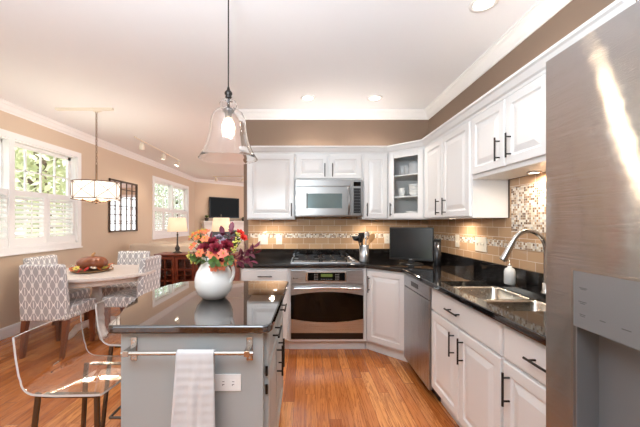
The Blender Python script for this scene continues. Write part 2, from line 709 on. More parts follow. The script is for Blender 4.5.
M['floor'] = oak_floor()
M['granite'] = granite()
M['igranite'] = island_granite()
M['tile_b'] = subway('tan_subway_tile_back', 0, 0.02)
M['tile_r'] = subway('tan_subway_tile_side', 1, 0.05)
M['mos_b'] = mosaic('mosaic_back', 0)
M['mos_r'] = mosaic('mosaic_side', 1)
M['mos_r2'] = mosaic('mosaic_panel', 1, 0.0165)
M['trellis'] = trellis()
M['cherry'] = wood('cherry_wood', (96, 36, 18), (128, 54, 28), (3, 3, 30))
M['legwood'] = wood('leg_wood', (104, 54, 30), (130, 72, 42), (40, 40, 4))
M['tablew'] = wood('whitewashed_wood', (210, 200, 192), (226, 218, 212), (4, 40, 40), 0.4)

# ------------------------------------------------------------------ structure
XL, XR, YK, YF, HC = -3.5, 1.552, 3.83, 9.67, 2.74
YB = -2.0                      # wall behind the camera, with a wide garden opening
XFR = 3.0                      # far room extent
DG = (-1.9, 11.27)             # far end of the diagonal chimney wall
WE = -0.77                     # free end of the kitchen wall

mb = MB().box(XL - 0.15, XFR, YB, 11.5, -0.08, 0)
struct(mb.build('floor', M['floor']))
mb = MB().box(XL - 0.15, XFR, YB, 11.5, HC, HC + 0.1)
struct(mb.build('ceiling', M['ceiling']))
# left wall with two window openings
W1 = (2.60, 4.67, 1.05, 2.35)
W2 = (7.06, 9.06, 1.05, 2.35)
mb = MB()
mb.box(XL - 0.15, XL, YB, W1[0], 0, HC)
mb.box(XL - 0.15, XL, W1[1], W2[0], 0, HC)
mb.box(XL - 0.15, XL, W2[1], 9.75, 0, HC)
for w in (W1, W2):
    mb.box(XL - 0.15, XL, w[0], w[1], 0, w[2])
    mb.box(XL - 0.15, XL, w[0], w[1], w[3], HC)
struct(mb.build('wall_left', M['tan']))
mb = MB().prism([(XL, YF), (DG[0], DG[1]), (DG[0], DG[1] + 0.15), (XL - 0.15, YF + 0.12)], 0, HC)
struct(mb.build('wall_diagonal', M['tan']))
mb = MB().box(DG[0], -0.9, 11.27, 11.42, 0, HC)
mb.box(0.7, XFR, 11.27, 11.42, 0, HC)
mb.box(-0.9, 0.7, 11.27, 11.42, 0, 0.5)
mb.box(-0.9, 0.7, 11.27, 11.42, 2.3, HC)
struct(mb.build('wall_far', M['tan']))
mb = MB().box(WE, XR + 0.12, YK, YK + 0.12, 0, HC)
struct(mb.build('wall_back', M['taupe']))
mb = MB().box(XR, XR + 0.12, YB, YK, 0, HC)
struct(mb.build('wall_right', M['taupe']))

mb = MB()
mb.box(XL - 0.15, -3.1, YB - 0.12, YB, 0, HC)
mb.box(-1.9, XR + 0.12, YB - 0.12, YB, 0, HC)
mb.box(-3.1, -1.9, YB - 0.12, YB, 2.15, HC)
struct(mb.build('wall_rear', M['tan']))

crown = [(0, HC), (0, HC - 0.10), (0.008, HC - 0.10), (0.012, HC - 0.085), (0.03, HC - 0.07), (0.055, HC - 0.035),
         (0.072, HC - 0.022), (0.075, HC - 0.012), (0.085, HC - 0.010), (0.085, HC)]
mb = MB().sweep([(XR, YB), (XR, YK), (WE, YK), (WE, YK + 0.12), (XFR, YK + 0.12)], crown)
struct(mb.build('trim_1', M['trim']))
mb = MB().sweep([(XFR, 11.27), DG, (XL, YF), (XL, YB)], crown)
struct(mb.build('trim_2', M['trim']))
base = [(0, 0.001), (0.016, 0.001), (0.016, 0.10), (0.010, 0.125), (0, 0.13)]
mb = MB().sweep([(XFR, 11.27), DG, (XL, YF), (XL, YB)], base)
struct(mb.build('baseboard_left', M['trim']))


# windows -------------------------------------------------------------
def shutter_panel(root, y0, y1, z0, z1, x):
    st = 0.05
    f = MB()
    f.box(x, x + 0.03, y0, y0 + st, z0, z1)
    f.box(x, x + 0.03, y1 - st, y1, z0, z1)
    f.box(x, x + 0.03, y0 + st, y1 - st, z0, z0 + 0.09)
    f.box(x, x + 0.03, y0 + st, y1 - st, z1 - 0.07, z1)
    p = f.build('shutter_panel', M['trim'], root)
    l = MB()
    n = int((z1 - z0 - 0.16) / 0.052)
    for i in range(n):
        z = z0 + 0.09 + (i + 0.5) * (z1 - z0 - 0.16) / n
        c = Vector((x + 0.015, 0, z))
        a = math.radians(32)
        dx, dz = 0.03 * math.cos(a), 0.03 * math.sin(a)
        t = 0.004
        vs = [(c.x - dx, y, z + dz + s) for y in (y0 + st, y1 - st) for s in (-t, t)] + \
             [(c.x + dx, y, z - dz + s) for y in (y0 + st, y1 - st) for s in (-t, t)]
        l.add(vs, [(0, 1, 3, 2), (4, 6, 7, 5), (0, 4, 5, 1), (2, 3, 7, 6), (0, 2, 6, 4), (1, 5, 7, 3)])
    l.build('louvers', M['trim'], p)
    r = MB().box(x + 0.047, x + 0.055, (y0 + y1) / 2 - 0.006, (y0 + y1) / 2 + 0.006, z0 + 0.14, z1 - 0.12)
    r.build('tilt_rod', M['trim'], p)


def window(idx, w, units, cols, rows, zsh):
    y0, y1, z0, z1 = w
    root = thing('window_%d' % idx, None, None, (XL, (y0 + y1) / 2, z0), kind='structure')
    c = MB()
    cw = 0.075
    c.box(XL, XL + 0.022, y0 - cw, y0, z0 - 0.07, z1 + cw)
    c.box(XL, XL + 0.022, y1, y1 + cw, z0 - 0.07, z1 + cw)
    c.box(XL, XL + 0.022, y0, y1, z1, z1 + cw)
    c.box(XL, XL + 0.022, y0, y1, z0 - 0.07, z0)
    c.box(XL, XL + 0.035, y0 - cw - 0.01, y1 + cw + 0.01, z0 - 0.09, z0 - 0.068)
    # jamb liners
    c.box(XL - 0.148, XL, y0, y0 + 0.018, z0, z1)
    c.box(XL - 0.148, XL, y1 - 0.018, y1, z0, z1)
    c.box(XL - 0.148, XL, y0, y1, z1 - 0.018, z1)
    c.box(XL - 0.148, XL, y0, y1, z0, z0 + 0.018)
    c.build('casing', M['trim'], root)
    y0 += 0.018
    y1 -= 0.018
    uw = (y1 - y0) / units
    for i in range(units):
        a, b = y0 + i * uw, y0 + (i + 1) * uw
        x0, x1 = XL - 0.11, XL - 0.075
        s = MB()
        fw = 0.05
        s.box(x0, x1, a, a + fw, z0, z1)
        s.box(x0, x1, b - fw, b, z0, z1)
        s.box(x0, x1, a, b, z1 - 0.06, z1)
        s.box(x0, x1, a, b, z0 + 0.018, z0 + 0.07)
        zm = (z0 + z1) / 2
        s.box(x0, x1, a, b, zm - 0.025, zm + 0.025)
        sash = s.build('sash', M['trim'], root)
        g = MB()
        for k in range(1, cols):
            yy = a + fw + (b - a - 2 * fw) * k / cols
            g.box(x0 + 0.006, x1 - 0.006, yy - 0.009, yy + 0.009, z0 + 0.07, z1 - 0.06)
        for (za, zb) in ((z0 + 0.07, zm - 0.025), (zm + 0.025, z1 - 0.06)):
            for k in range(1, rows):
                zz = za + (zb - za) * k / rows
                g.box(x0 + 0.006, x1 - 0.006, a + fw, b - fw, zz - 0.009, zz + 0.009)
        g.build('muntins', M['trim'], sash)
        MB().box(x0 + 0.015, x0 + 0.019, a + 0.02, b - 0.02, z0 + 0.03, z1 - 0.03).build('pane', M['pane'], sash)
        for k in range(2):
            sa = a + (b - a) * k / 2 + 0.002
            sb = a + (b - a) * (k + 1) / 2 - 0.002
            shutter_panel(root, sa, sb, z0 + 0.02, zsh, XL - 0.035)
        if i:
            MB().box(XL - 0.12, XL + 0.01, a - 0.035, a + 0.035, z0, z1).build('mullion', M['trim'], root)
    return root


window(1, W1, 2, 4, 2, 1.745)
window(2, W2, 2, 3, 2, 1.68)

wf = MB()
wf.box(-0.975, -0.9, 11.25, 11.27, 0.44, 2.375)
wf.box(0.7, 0.775, 11.25, 11.27, 0.44, 2.375)
wf.box(-0.9, 0.7, 11.25, 11.27, 2.3, 2.375)
wf.box(-0.9, 0.7, 11.25, 11.27, 0.44, 0.5)
for k in range(5):
    xx = -0.9 + 1.6 * k / 4
    wf.box(xx - 0.02, xx + 0.02, 11.31, 11.35, 0.5, 2.3)
for k in range(5):
    zz = 0.5 + 1.8 * k / 4
    wf.box(-0.9, 0.7, 11.315, 11.345, zz - 0.018, zz + 0.018)
struct(wf.build('window_3', M['trim']))

# garden ------------------------------------------------------------
g = MB().box(-40, XL - 0.2, -10, 45, -0.35, -0.3)
struct(g.build('ground_lawn', M['lawn']))


def garden_tree(label, x, y, h, r, m, seed):
    rnd = random.Random(seed)
    t = thing('garden_tree', label, 'tree', (x, y, -0.3), group='trees beyond the dining windows')
    tr = MB()
    tr.tube([(x, y, -0.3), (x + 0.08, y, h * 0.25), (x - 0.1, y + 0.05, h * 0.55), (x, y, h * 0.8)], [0.22, 0.17, 0.12, 0.05], 8)
    for k in range(6):
        a = k * 1.05 + seed
        z = h * (0.3 + 0.07 * k)
        tr.tube([(x, y, z), (x + math.cos(a) * r * 0.5, y + math.sin(a) * r * 0.5, z + 0.5), (x + math.cos(a) * r * 0.8, y + math.sin(a) * r * 0.8, z + 0.8)], [0.07, 0.04, 0.015], 6)
    tr.build('trunk', M['bark'], t)
    fo = MB()
    for k in range(2600):
        while True:
            p = Vector((rnd.uniform(-1, 1), rnd.uniform(-1, 1), rnd.uniform(-1, 1)))
            if 0.25 < p.length < 1:
                break
        q = Vector((x + p.x * r, y + p.y * r, h * 0.62 + p.z * h * 0.48))
        u = Vector((rnd.gauss(0, 1), rnd.gauss(0, 1), rnd.gauss(0, 1))).normalized()
        w = u.orthogonal().normalized()
        s = rnd.uniform(0.06, 0.13)
        fo.add([q - u * s, q + w * s * 0.5, q + u * s, q - w * s * 0.5], [(0, 1, 2, 3)])
    fo.build('foliage', m, t, recalc=False)


garden_tree('pale green leafy tree outside the dining window, close to the glass', -6.6, 7.7, 4.2, 1.3, M['fol1'], 1)
garden_tree('grey green tree outside the dining window, further off', -11.8, 13.8, 6.0, 2.2, M['fol2'], 2)
garden_tree('yellow green tree at the edge of the dining window view', -9.6, 9.0, 5.0, 1.5, M['fol1'], 3)
garden_tree('grey green tree seen through the far window behind the sofa', -7.2, 16.5, 5.0, 1.5, M['fol2'], 4)

# ------------------------------------------------------------------ cabinetry helpers


def FR(o, u, n):
    return (Vector((o[0], o[1], 0)), Vector((u[0], u[1], 0)).normalized(), Vector((n[0], n[1], 0)).normalized())


def panel_front(F, u0, u1, z0, z1, raised=True, t=0.02):
    """a door or drawer front lying on the frame's plane: nested rings give the frame and the raised field"""
    m = MB()
    o, u, n = F
    if raised:
        rings = [(0, 0.0), (0, t - 0.004), (0.004, t), (0.052, t), (0.058, t - 0.007), (0.066, t - 0.009), (0.098, t - 0.001), (0.102, t)]
    else:
        rings = [(0, 0.0), (0, t - 0.006), (0.008, t), (0.012, t)]
    vs = []
    for off, d in rings:
        for a, z in ((u0 + off, z0 + off), (u1 - off, z0 + off), (u1 - off, z1 - off), (u0 + off, z1 - off)):
            vs.append(o + u * a + n * d + Vector((0, 0, z)))
    fs = [(3, 2, 1, 0)]
    for i in range(len(rings) - 1):
        for k in range(4):
            k2 = (k + 1) % 4
            fs.append((i * 4 + k, i * 4 + k2, (i + 1) * 4 + k2, (i + 1) * 4 + k))
    q = (len(rings) - 1) * 4
    fs.append((q, q + 1, q + 2, q + 3))
    m.add(vs, fs)
    return m


def pull(F, ua, za, ub, zb, d0, r=0.0055):
    o, u, n = F
    a = o + u * ua + Vector((0, 0, za))
    b = o + u * ub + Vector((0, 0, zb))
    m = MB()
    off = n * (d0 + 0.032)
    m.tube([a + off, b + off], r, 8)
    dr = (b - a)
    for k in (0.15, 0.85):
        p = a + dr * k
        m.tube([p + n * d0, p + off], r * 0.85, 8)
    return m


def fronts(root, F, items):
    for it in items:
        kind, u0, u1, z0, z1, h = it
        raised = kind == 'door'
        d = panel_front(F, u0, u1, z0, z1, raised).build('door' if kind == 'door' else 'drawer', M['white'], root)
        if h:
            pull(F, *h, 0.02).build('handle', M['pull'], d)


def cab(label, cat, F, w, z0, z1, depth, items, toe=0, name='wall_cabinet', uu0=0.0):
    o, u, n = F
    c = o + u * (uu0 + w / 2) - n * depth / 2
    root = thing(name, label, cat, (c.x, c.y, z0))
    b = MB()
    b.fbox(F, uu0, uu0 + w, z0 + toe, z1, -depth, 0)
    if toe:
        b.fbox(F, uu0, uu0 + w, z0, z0 + toe, -depth, -0.055)
    b.build('carcass', M['white'], root, bevel=0.002, seg=1)
    fronts(root, F, items)
    return root


G = 0.002
ZU0, ZU1, ZD1 = 1.385, 2.15, 2.125
YU, XU = 3.50, 1.27
FB = FR((0, YU), (1, 0), (0, -1))
wallc = 'wall cabinet'
cab('white raised-panel wall cabinet with one door, at the open end of the back wall', wallc, FB, 0.551 - G, ZU0, ZU1, YK - YU - 0.012,
    [('door', -0.655, -0.125, ZU0 + 0.012, ZD1, (-0.155, 1.42, -0.155, 1.57))], uu0=-0.666)
cab('short white two-door wall cabinet directly above the microwave', wallc, FB, 0.77 - G, 1.838, ZU1, YK - YU - 0.012,
    [('door', -0.100, 0.258, 1.85, ZD1, (0.225, 1.87, 0.225, 2.02)),
     ('door', 0.278, 0.640, 1.85, ZD1, (0.312, 1.87, 0.312, 2.02))], uu0=-0.115)
cab('narrow white one-door wall cabinet between the microwave and the glass-door corner', wallc, FB, 0.295 - G, ZU0, ZU1, YK - YU - 0.012,
    [('door', 0.672, 0.940, ZU0 + 0.012, ZD1, (0.705, 1.42, 0.705, 1.57))], uu0=0.655)
FRU = FR((XU, 0), (0, 1), (-1, 0))
cab('tall white two-door wall cabinet beside the glass-door corner cabinet', wallc, FRU, 0.888 - G, ZU0, ZU1, XR - XU - 0.012,
    [('door', 2.325, 2.775, ZU0 + 0.012, ZD1, (2.712, 1.42, 2.712, 1.57)),
     ('door', 2.785, 3.185, ZU0 + 0.012, ZD1, (2.848, 1.42, 2.848, 1.57))], uu0=2.31)
cab('short white two-door wall cabinet over the sink, its underside holding a small light', wallc, FRU, 0.76 - G, 1.675, ZU1, XR - XU - 0.012,
    [('door', 1.565, 1.904, 1.705, ZD1, (1.853, 1.745, 1.853, 1.895)),
     ('door', 1.914, 2.295, 1.705, ZD1, (1.960, 1.745, 1.960, 1.895))], uu0=1.55)
cab('narrow white wall cabinet just past the sink cabinet, hidden behind the refrigerator edge', wallc, FRU, 0.373, 1.675, ZU1, XR - XU - 0.012,
    [('door', 1.19, 1.54, 1.705, ZD1, (1.49, 1.745, 1.49, 1.895))], uu0=1.175)
cab('tall white wall cabinet above the steel refrigerator, mostly hidden by it', wallc, FRU, 1.268, 1.86, 2.42, XR - XU - 0.004,
    [('door', -0.08, 0.52, 1.89, 2.38, None), ('door', 0.54, 1.15, 1.89, 2.38, None)], uu0=-0.1)

# diagonal glass-door corner cabinet
root = thing('corner_cabinet', 'white diagonal corner wall cabinet with a clear glass door showing dishes', 'wall cabinet', (1.3, 3.5, ZU0))
poly = [(0.952, YK - 0.012), (XR - 0.012, YK - 0.012), (XR - 0.012, 3.202), (XU, 3.202), (0.952, YU)]
inn = [(0.965, YK - 0.025), (XR - 0.025, YK - 0.025), (XR - 0.025, 3.215), (XU + 0.01, 3.218), (0.968, YU + 0.01)]
b = MB()
b.prism(poly, ZU0, ZU0 + 0.02)
b.prism(poly, ZU1 - 0.02, ZU1)
b.box(0.952, XR - 0.012, YK - 0.024, YK - 0.012, ZU0 + 0.02, ZU1 - 0.02)
b.box(XR - 0.024, XR - 0.012, 3.202, YK - 0.024, ZU0 + 0.02, ZU1 - 0.02)
b.box(0.952, 0.964, YU + 0.012, YK - 0.024, ZU0 + 0.02, ZU1 - 0.02)
b.box(XU + 0.012, XR - 0.024, 3.202, 3.214, ZU0 + 0.02, ZU1 - 0.02)
du = Vector((XU - 0.952, 3.202 - YU))
L = du.length
FD = FR((0.952, YU), du, (du.y, -du.x))
if FD[2].y > 0:
    FD = (FD[0], FD[1], -FD[2])
b.fbox(FD, 0, 0.03, ZU0 + 0.02, ZU1 - 0.02, -0.018, 0)
b.fbox(FD, L - 0.03, L, ZU0 + 0.02, ZU1 - 0.02, -0.018, 0)
b.fbox(FD, 0.03, L - 0.03, ZD1 - 0.02, ZU1 - 0.02, -0.018, 0)
b.build('carcass', M['white'], root)
SH = (1.63, 1.87)
for z in SH:
    MB().prism(inn, z, z + 0.014).build('shelf', M['interior'], root)
d = MB()
u0, u1, z0, z1 = 0.025, L - 0.025, ZU0 + 0.012, ZD1
fw = 0.055
d.fbox(FD, u0, u0 + fw, z0, z1, 0.001, 0.02)
d.fbox(FD, u1 - fw, u1, z0, z1, 0.001, 0.02)
d.fbox(FD, u0 + fw, u1 - fw, z0, z0 + fw, 0.001, 0.02)
d.fbox(FD, u0 + fw, u1 - fw, z1 - fw, z1, 0.001, 0.02)
door = d.build('door', M['white'], root, bevel=0.003)
MB().fbox(FD, u0 + fw - 0.006, u1 - fw + 0.006, z0 + fw - 0.006, z1 - fw + 0.006, 0.008, 0.011).build('pane', M['pane'], door)
pull(FD, u0 + 0.028, 1.42, u0 + 0.028, 1.57, 0.02).build('handle', M['pull'], door)

# dishes behind the glass
cc = FD[0] + FD[1] * (L / 2)


def bowl_mesh(r, h):
    return MB().lathe([(0, 0), (r * 0.45, 0), (r * 0.5, 0.006), (r * 0.85, h * 0.5), (r, h), (r * 0.97, h), (r * 0.82, h * 0.52), (r * 0.4, 0.012), (0, 0.01)], seg=24)


def plate_mesh(r):
    return MB().lathe([(0, 0), (r * 0.6, 0), (r, 0.016), (r, 0.020), (r * 0.6, 0.006), (0, 0.006)], seg=24)


def put(mb_, name, m, label, cat, loc, group=None, **kw):
    for v in mb_.v:
        v += Vector(loc)
    return tag(mb_.build(name, m, **kw), label, cat, group)


cz = [ZU0 + 0.0205, SH[0] + 0.0145, SH[1] + 0.0145]
din = -FD[2]
for k in range(4):
    p = cc + FD[1] * 0.045 + din * 0.14
    put(bowl_mesh(0.078, 0.05), 'bowl', M['ceramic'], 'white bowl in the stack on the middle shelf behind the glass door', 'bowl', (p.x, p.y, cz[1] + k * 0.028), 'stacked white bowls on the middle shelf')
for k in range(5):
    p = cc + FD[1] * 0.03 + din * 0.14
    put(plate_mesh(0.095), 'plate', M['ceramic'], 'white plate in the stack on the lowest shelf behind the glass door', 'plate', (p.x, p.y, cz[0] + k * 0.013), 'stacked white plates on the lowest shelf')
p = cc + FD[1] * 0.045 + din * 0.13
put(MB().lathe([(0, 0), (0.06, 0), (0.075, 0.02), (0.075, 0.12), (0.055, 0.145), (0, 0.15)], seg=24), 'canister', M['greyc'], 'pale grey lidded canister on the top shelf behind the glass door', 'canister', (p.x, p.y, cz[2]))
for q in (-0.075, -0.028):
    p = cc + FD[1] * q + din * 0.07
    put(MB().lathe([(0, 0), (0.024, 0), (0.032, 0.10), (0.029, 0.10), (0.022, 0.006), (0, 0.006)], seg=18), 'tumbler', M['greyc'], 'small grey tumbler on the top shelf behind the glass door', 'tumbler', (p.x, p.y, cz[2]), 'grey tumblers on the top shelf')
p = cc - FD[1] * 0.09 + din * 0.08
put(MB().lathe([(0, 0), (0.03, 0), (0.036, 0.09), (0.033, 0.09), (0.026, 0.006), (0, 0.006)], seg=18), 'mug', M['ceramic'], 'white mug beside the bowls on the middle shelf behind the glass', 'mug', (p.x, p.y, cz[1]))

# crown on top of the wall cabinets (one continuous run)
cp = [(0, ZU1 - 0.012), (0.004, ZU1 - 0.012), (0.008, ZU1 + 0.004), (0.022, ZU1 + 0.012), (0.042, ZU1 + 0.045), (0.056, ZU1 + 0.052), (0.058, ZU1 + 0.066), (0, ZU1 + 0.066)]
mb = MB().sweep([(XU - 0.001, 1.17), (XU - 0.001, 3.202), (0.952, YU - 0.001), (-0.668, YU - 0.001), (-0.668, YK - 0.01)], cp)
# flat lid behind the moulding
mb.prism([(0.955, YU + 0.002), (0.955, YK - 0.013), (-0.666, YK - 0.013), (-0.666, YU + 0.002)], ZU1 + 0.001, ZU1 + 0.06)
tag(mb.build('cabinet_crown', M['white']), 'white crown moulding running along the tops of the wall cabinets', 'moulding')

# ------------------------------------------------------------------ base cabinets
ZC0, ZC = 0.876, 0.914
YBF, XBF = 3.20, 0.965
FBB = FR((0, YBF), (1, 0), (0, -1))
dep = YK - YBF - 0.004
cab('white base cabinet with a drawer over doors, at the open end of the back counter', 'base cabinet', FBB, 0.505, 0, ZC0 - 0.001, dep,
    [('drawer', -0.655, -0.18, 0.715, 0.862, (-0.49, 0.79, -0.34, 0.79)),
     ('door', -0.655, -0.42, 0.125, 0.70, (-0.45, 0.50, -0.45, 0.65)),
     ('door', -0.412, -0.18, 0.125, 0.70, (-0.375, 0.50, -0.375, 0.65))], toe=0.105, name='base_cabinet', uu0=-0.67)
# oven housing
root = thing('oven_cabinet', 'white base cabinet framing the built-in steel oven', 'base cabinet', (0.24, 3.5, 0))
b = MB()
b.fbox(FBB, -0.163, -0.150, 0.105, ZC0 - 0.001, -dep, 0)
b.fbox(FBB, 0.612, 0.643, 0.105, ZC0 - 0.001, -dep, 0)
b.fbox(FBB, -0.150, 0.612, 0.105, 0.128, -dep, 0)
b.fbox(FBB, -0.150, 0.612, 0.860, ZC0 - 0.001, -dep, 0)
b.fbox(FBB, -0.163, 0.643, 0, 0.105, -dep, -0.055)
b.build('carcass', M['white'], root)
# corner base
A = Vector((0.648, YBF))
Bp = Vector((XBF, 2.90))
du2 = Bp - A
L2 = du2.length
FDB = FR(A, du2, (du2.y, -du2.x))
if FDB[2].y > 0:
    FDB = (FDB[0], FDB[1], -FDB[2])
root = thing('corner_base_cabinet', 'white angled corner base cabinet with one raised-panel door, between oven and dishwasher', 'base cabinet', (1.1, 3.4, 0))
b = MB()
b.prism([(A.x, A.y), (Bp.x, Bp.y), (XR - 0.005, 2.90), (XR - 0.005, YK - 0.005), (A.x, YK - 0.005)], 0.105, ZC0 - 0.001)
nn = FDB[2]
b.prism([(A.x, A.y + 0.055), (A.x + 0.02, A.y + 0.055), (XBF + 0.055, 2.92), (XR - 0.005, 2.92), (XR - 0.005, YK - 0.005), (A.x, YK - 0.005)], 0, 0.105)
b.build('carcass', M['white'], root)
fronts(root, FDB, [('door', 0.015, L2 - 0.008, 0.125, 0.855, (0.045, 0.63, 0.045, 0.80))])
FRB = FR((XBF, 0), (0, 1), (-1, 0))
dep2 = XR - XBF - 0.004
cab('white sink base cabinet with a wide false drawer over two raised-panel doors', 'base cabinet', FRB, 0.825, 0, 0.70, dep2,
    [('drawer', 1.475, 2.282, 0.705, 0.858, (1.845, 0.785, 2.0, 0.785)),
     ('door', 1.475, 1.878, 0.125, 0.692, (1.826, 0.50, 1.826, 0.655)),
     ('door', 1.886, 2.282, 0.125, 0.692, (1.936, 0.50, 1.936, 0.655))], toe=0.105, name='base_cabinet', uu0=1.468)
sk = MB()
sk.fbox(FRB, 1.468, 2.293, 0.70, ZC0 - 0.001, -0.018, 0)
sk.fbox(FRB, 1.468, 1.482, 0.70, ZC0 - 0.001, -dep2, -0.018)
sk.fbox(FRB, 2.278, 2.293, 0.70, ZC0 - 0.001, -dep2, -0.018)
sk.build('upper_frame', M['white'], bpy.data.objects['base_cabinet.001'])
cab('white base cabinet with one drawer over one door, next to the refrigerator', 'base cabinet', FRB, 0.535, 0, ZC0 - 0.001, dep2,
    [('drawer', 0.94, 1.455, 0.705, 0.858, (1.115, 0.785, 1.275, 0.785)),
     ('door', 0.94, 1.455, 0.125, 0.692, (1.41, 0.50, 1.41, 0.655))], toe=0.105, name='base_cabinet', uu0=0.93)

# dishwasher
root = thing('dishwasher', 'stainless steel dishwasher built in next to the angled corner cabinet', 'dishwasher', (1.25, 2.6, 0))
b = MB().fbox(FRB, 2.300, 2.893, 0.10, 0.868, -0.58, 0)
b.build('body', M['steelv'], root)
MB().fbox(FRB, 2.300, 2.893, 0.0, 0.10, -0.58, -0.05).build('toe_panel', M['black'], root)
dd = MB().fbox(FRB, 2.306, 2.887, 0.08, 0.755, 0.0005, 0.028).build('door', M['steelv'], root, bevel=0.004)
pn = MB().fbox(FRB, 2.306, 2.887, 0.762, 0.866, 0.0005, 0.028).build('control_panel', M['steel'], root, bevel=0.004)
MB().fbox(FRB, 2.525, 2.69, 0.795, 0.835, 0.0285, 0.031).build('pocket_handle', M['black'], pn, bevel=0.002)

# ------------------------------------------------------------------ worktop
root = thing('worktop', 'black speckled granite worktop running round the corner, with a sink cutout', 'worktop', (0.9, 3.4, ZC0))
e = 0.012
SX0, SX1, SY0, SY1 = 1.0, 1.42, 1.50, 2.27
b = MB()
b.box(-0.70, 0.63, 3.17 + e, YK - 0.003, ZC0, ZC)
b.prism([(0.63, 3.17 + e), (0.915 + e, 2.89), (XR - 0.003, 2.89), (XR - 0.003, YK - 0.003), (0.63, YK - 0.003)], ZC0, ZC)
b.box(0.915 + e, SX0, 0.93, 2.89, ZC0, ZC)
b.box(SX1, XR - 0.003, 0.93, 2.89, ZC0, ZC)
b.box(SX0, SX1, 0.93, SY0, ZC0, ZC)
b.box(SX0, SX1, SY1, 2.89, ZC0, ZC)
ns = [(0, ZC0), (0.006, ZC0), (0.010, ZC0 + 0.004), (0.012, ZC0 + 0.010), (0.012, ZC - 0.012), (0.010, ZC - 0.004), (0.005, ZC), (0, ZC)]
b.sweep([(0.915 + e, 0.93), (0.915 + e, 2.89), (0.63, 3.17 + e), (-0.70, 3.17 + e), (-0.70, YK - 0.003)], ns)
b.build('slab', M['granite'], root)
b = MB()
b.box(-0.70, XR - 0.003, YK - 0.022, YK - 0.003, ZC, 1.02)
b.box(XR - 0.022, XR - 0.003, 0.93, YK - 0.022, ZC, 1.02)
b.build('upstand', M['granite'], root)

# tile
tl = MB()
tl.box(-0.71, XR - 0.008, YK - 0.008, YK - 0.001, 1.0205, 1.384)
tl.box(-0.11, 0.65, YK - 0.008, YK - 0.001, 1.384, 1.43)
bt = tag(tl.build('tile_backsplash', M['tile_b']), 'tan glass subway tile backsplash on the wall behind the cooktop', 'backsplash')
MB().box(-0.71, XR - 0.01, YK - 0.0105, YK - 0.0078, 1.160, 1.2125).build('mosaic_band', M['mos_b'], bt)
tl = MB()
tl.box(XR - 0.008, XR - 0.001, 0.93, YK - 0.01, 1.0205, 1.384)
tl.box(XR - 0.008, XR - 0.001, 1.56, 2.298, 1.384, 1.673)
bt = tag(tl.build('tile_backsplash', M['tile_r']), 'tan glass subway tile backsplash on the wall behind the sink', 'backsplash')
mbb = MB()
mbb.box(XR - 0.0105, XR - 0.0078, 0.93, YK - 0.011, 1.160, 1.2125)
mbb.build('mosaic_band', M['mos_r'], bt)
MB().box(XR - 0.012, XR - 0.0078, 1.60, 2.275, 1.28, 1.61).build('mosaic_panel', M['mos_r2'], bt)

# ------------------------------------------------------------------ microwave
root = thing('microwave', 'stainless over-the-range microwave hung above the cooktop', 'microwave', (0.27, 3.6, 1.42))
FM = FR((0, 3.44), (1, 0), (0, -1))
MB().fbox(FM, -0.110, 0.648, 1.42, 1.834, -(YK - 0.012 - 3.44), 0).build('body', M['steelm'], root, bevel=0.003)
MB().fbox(FM, -0.104, 0.515, 1.758, 1.832, 0.0005, 0.014).build('vent_panel', M['steelm'], root, bevel=0.003)
d = MB().fbox(FM, -0.104, 0.515, 1.43, 1.752, 0.0005, 0.022).build('door', M['steelm'], root, bevel=0.004)
MB().fbox(FM, 0.020, 0.415, 1.51, 1.675, 0.0222, 0.0236).build('window', M['mwglass'], d)
MB().fbox(FM, 0.014, 0.030, 1.505, 1.68, 0.0222, 0.0245).build('window_edge', M['slot'], d)
h = MB()
h.tube([P(0, 0, 1) * 0 + Vector((0.488, 3.44 - 0.022, 1.745)), (0.488, 3.44 - 0.055, 1.70), (0.488, 3.44 - 0.065, 1.59), (0.488, 3.44 - 0.055, 1.49), (0.488, 3.44 - 0.022, 1.445)], 0.011, 10)
h.build('handle', M['steelm'], d)
cpn = MB().fbox(FM, 0.520, 0.644, 1.43, 1.832, 0.0005, 0.018).build('control_panel', M['steelm'], root, bevel=0.003)
MB().fbox(FM, 0.545, 0.625, 1.758, 1.806, 0.0182, 0.020).build('display', M['ovenglass'], cpn)
MB().fbox(FM, 0.545, 0.625, 1.455, 1.735, 0.0182, 0.020).build('keypad', M['black'], cpn)
k = MB()
for r in range(8):
    for c in range(3):
        k.fbox(FM, 0.556 + c * 0.024, 0.564 + c * 0.024, 1.472 + r * 0.033, 1.477 + r * 0.033, 0.0202, 0.0212)
k.build('keypad_text', M['disp'], cpn)

# ------------------------------------------------------------------ oven
root = thing('wall_oven', 'stainless built-in oven with a bowed dark window below the cooktop', 'oven', (0.23, 3.5, 0.13))
FO = FR((0, YBF - 0.001), (1, 0), (0, -1))
x0, x1 = -0.147, 0.609
MB().fbox(FO, x0 + 0.005, x1 - 0.005, 0.132, 0.855, -0.52, -0.002).build('body', M['black'], root)
p = MB().fbox(FO, x0, x1, 0.712, 0.856, 0, 0.02).build('control_panel', M['steel'], root, bevel=0.003)
MB().fbox(FO, 0.005, 0.435, 0.735, 0.838, 0.0202, 0.026).build('display_bezel', M['nickel'], p, bevel=0.004)
MB().fbox(FO, 0.030, 0.415, 0.745, 0.828, 0.0262, 0.028).build('display', M['screen'], p)
MB().fbox(FO, 0.165, 0.285, 0.785, 0.815, 0.0282, 0.029).build('clock_screen', M['lcd'], p)
k = MB()
for c in range(7):
    k.fbox(FO, 0.165 + c * 0.018, 0.175 + c * 0.018, 0.755, 0.765, 0.0282, 0.0288)
for c in range(3):
    for r in range(4):
        k.fbox(FO, 0.095 + c * 0.015, 0.105 + c * 0.015, 0.752 + r * 0.018, 0.760 + r * 0.018, 0.0282, 0.0288)
        k.fbox(FO, 0.315 + c * 0.015, 0.325 + c * 0.015, 0.752 + r * 0.018, 0.760 + r * 0.018, 0.0282, 0.0288)
k.build('keypad_text', M['disp'], p)
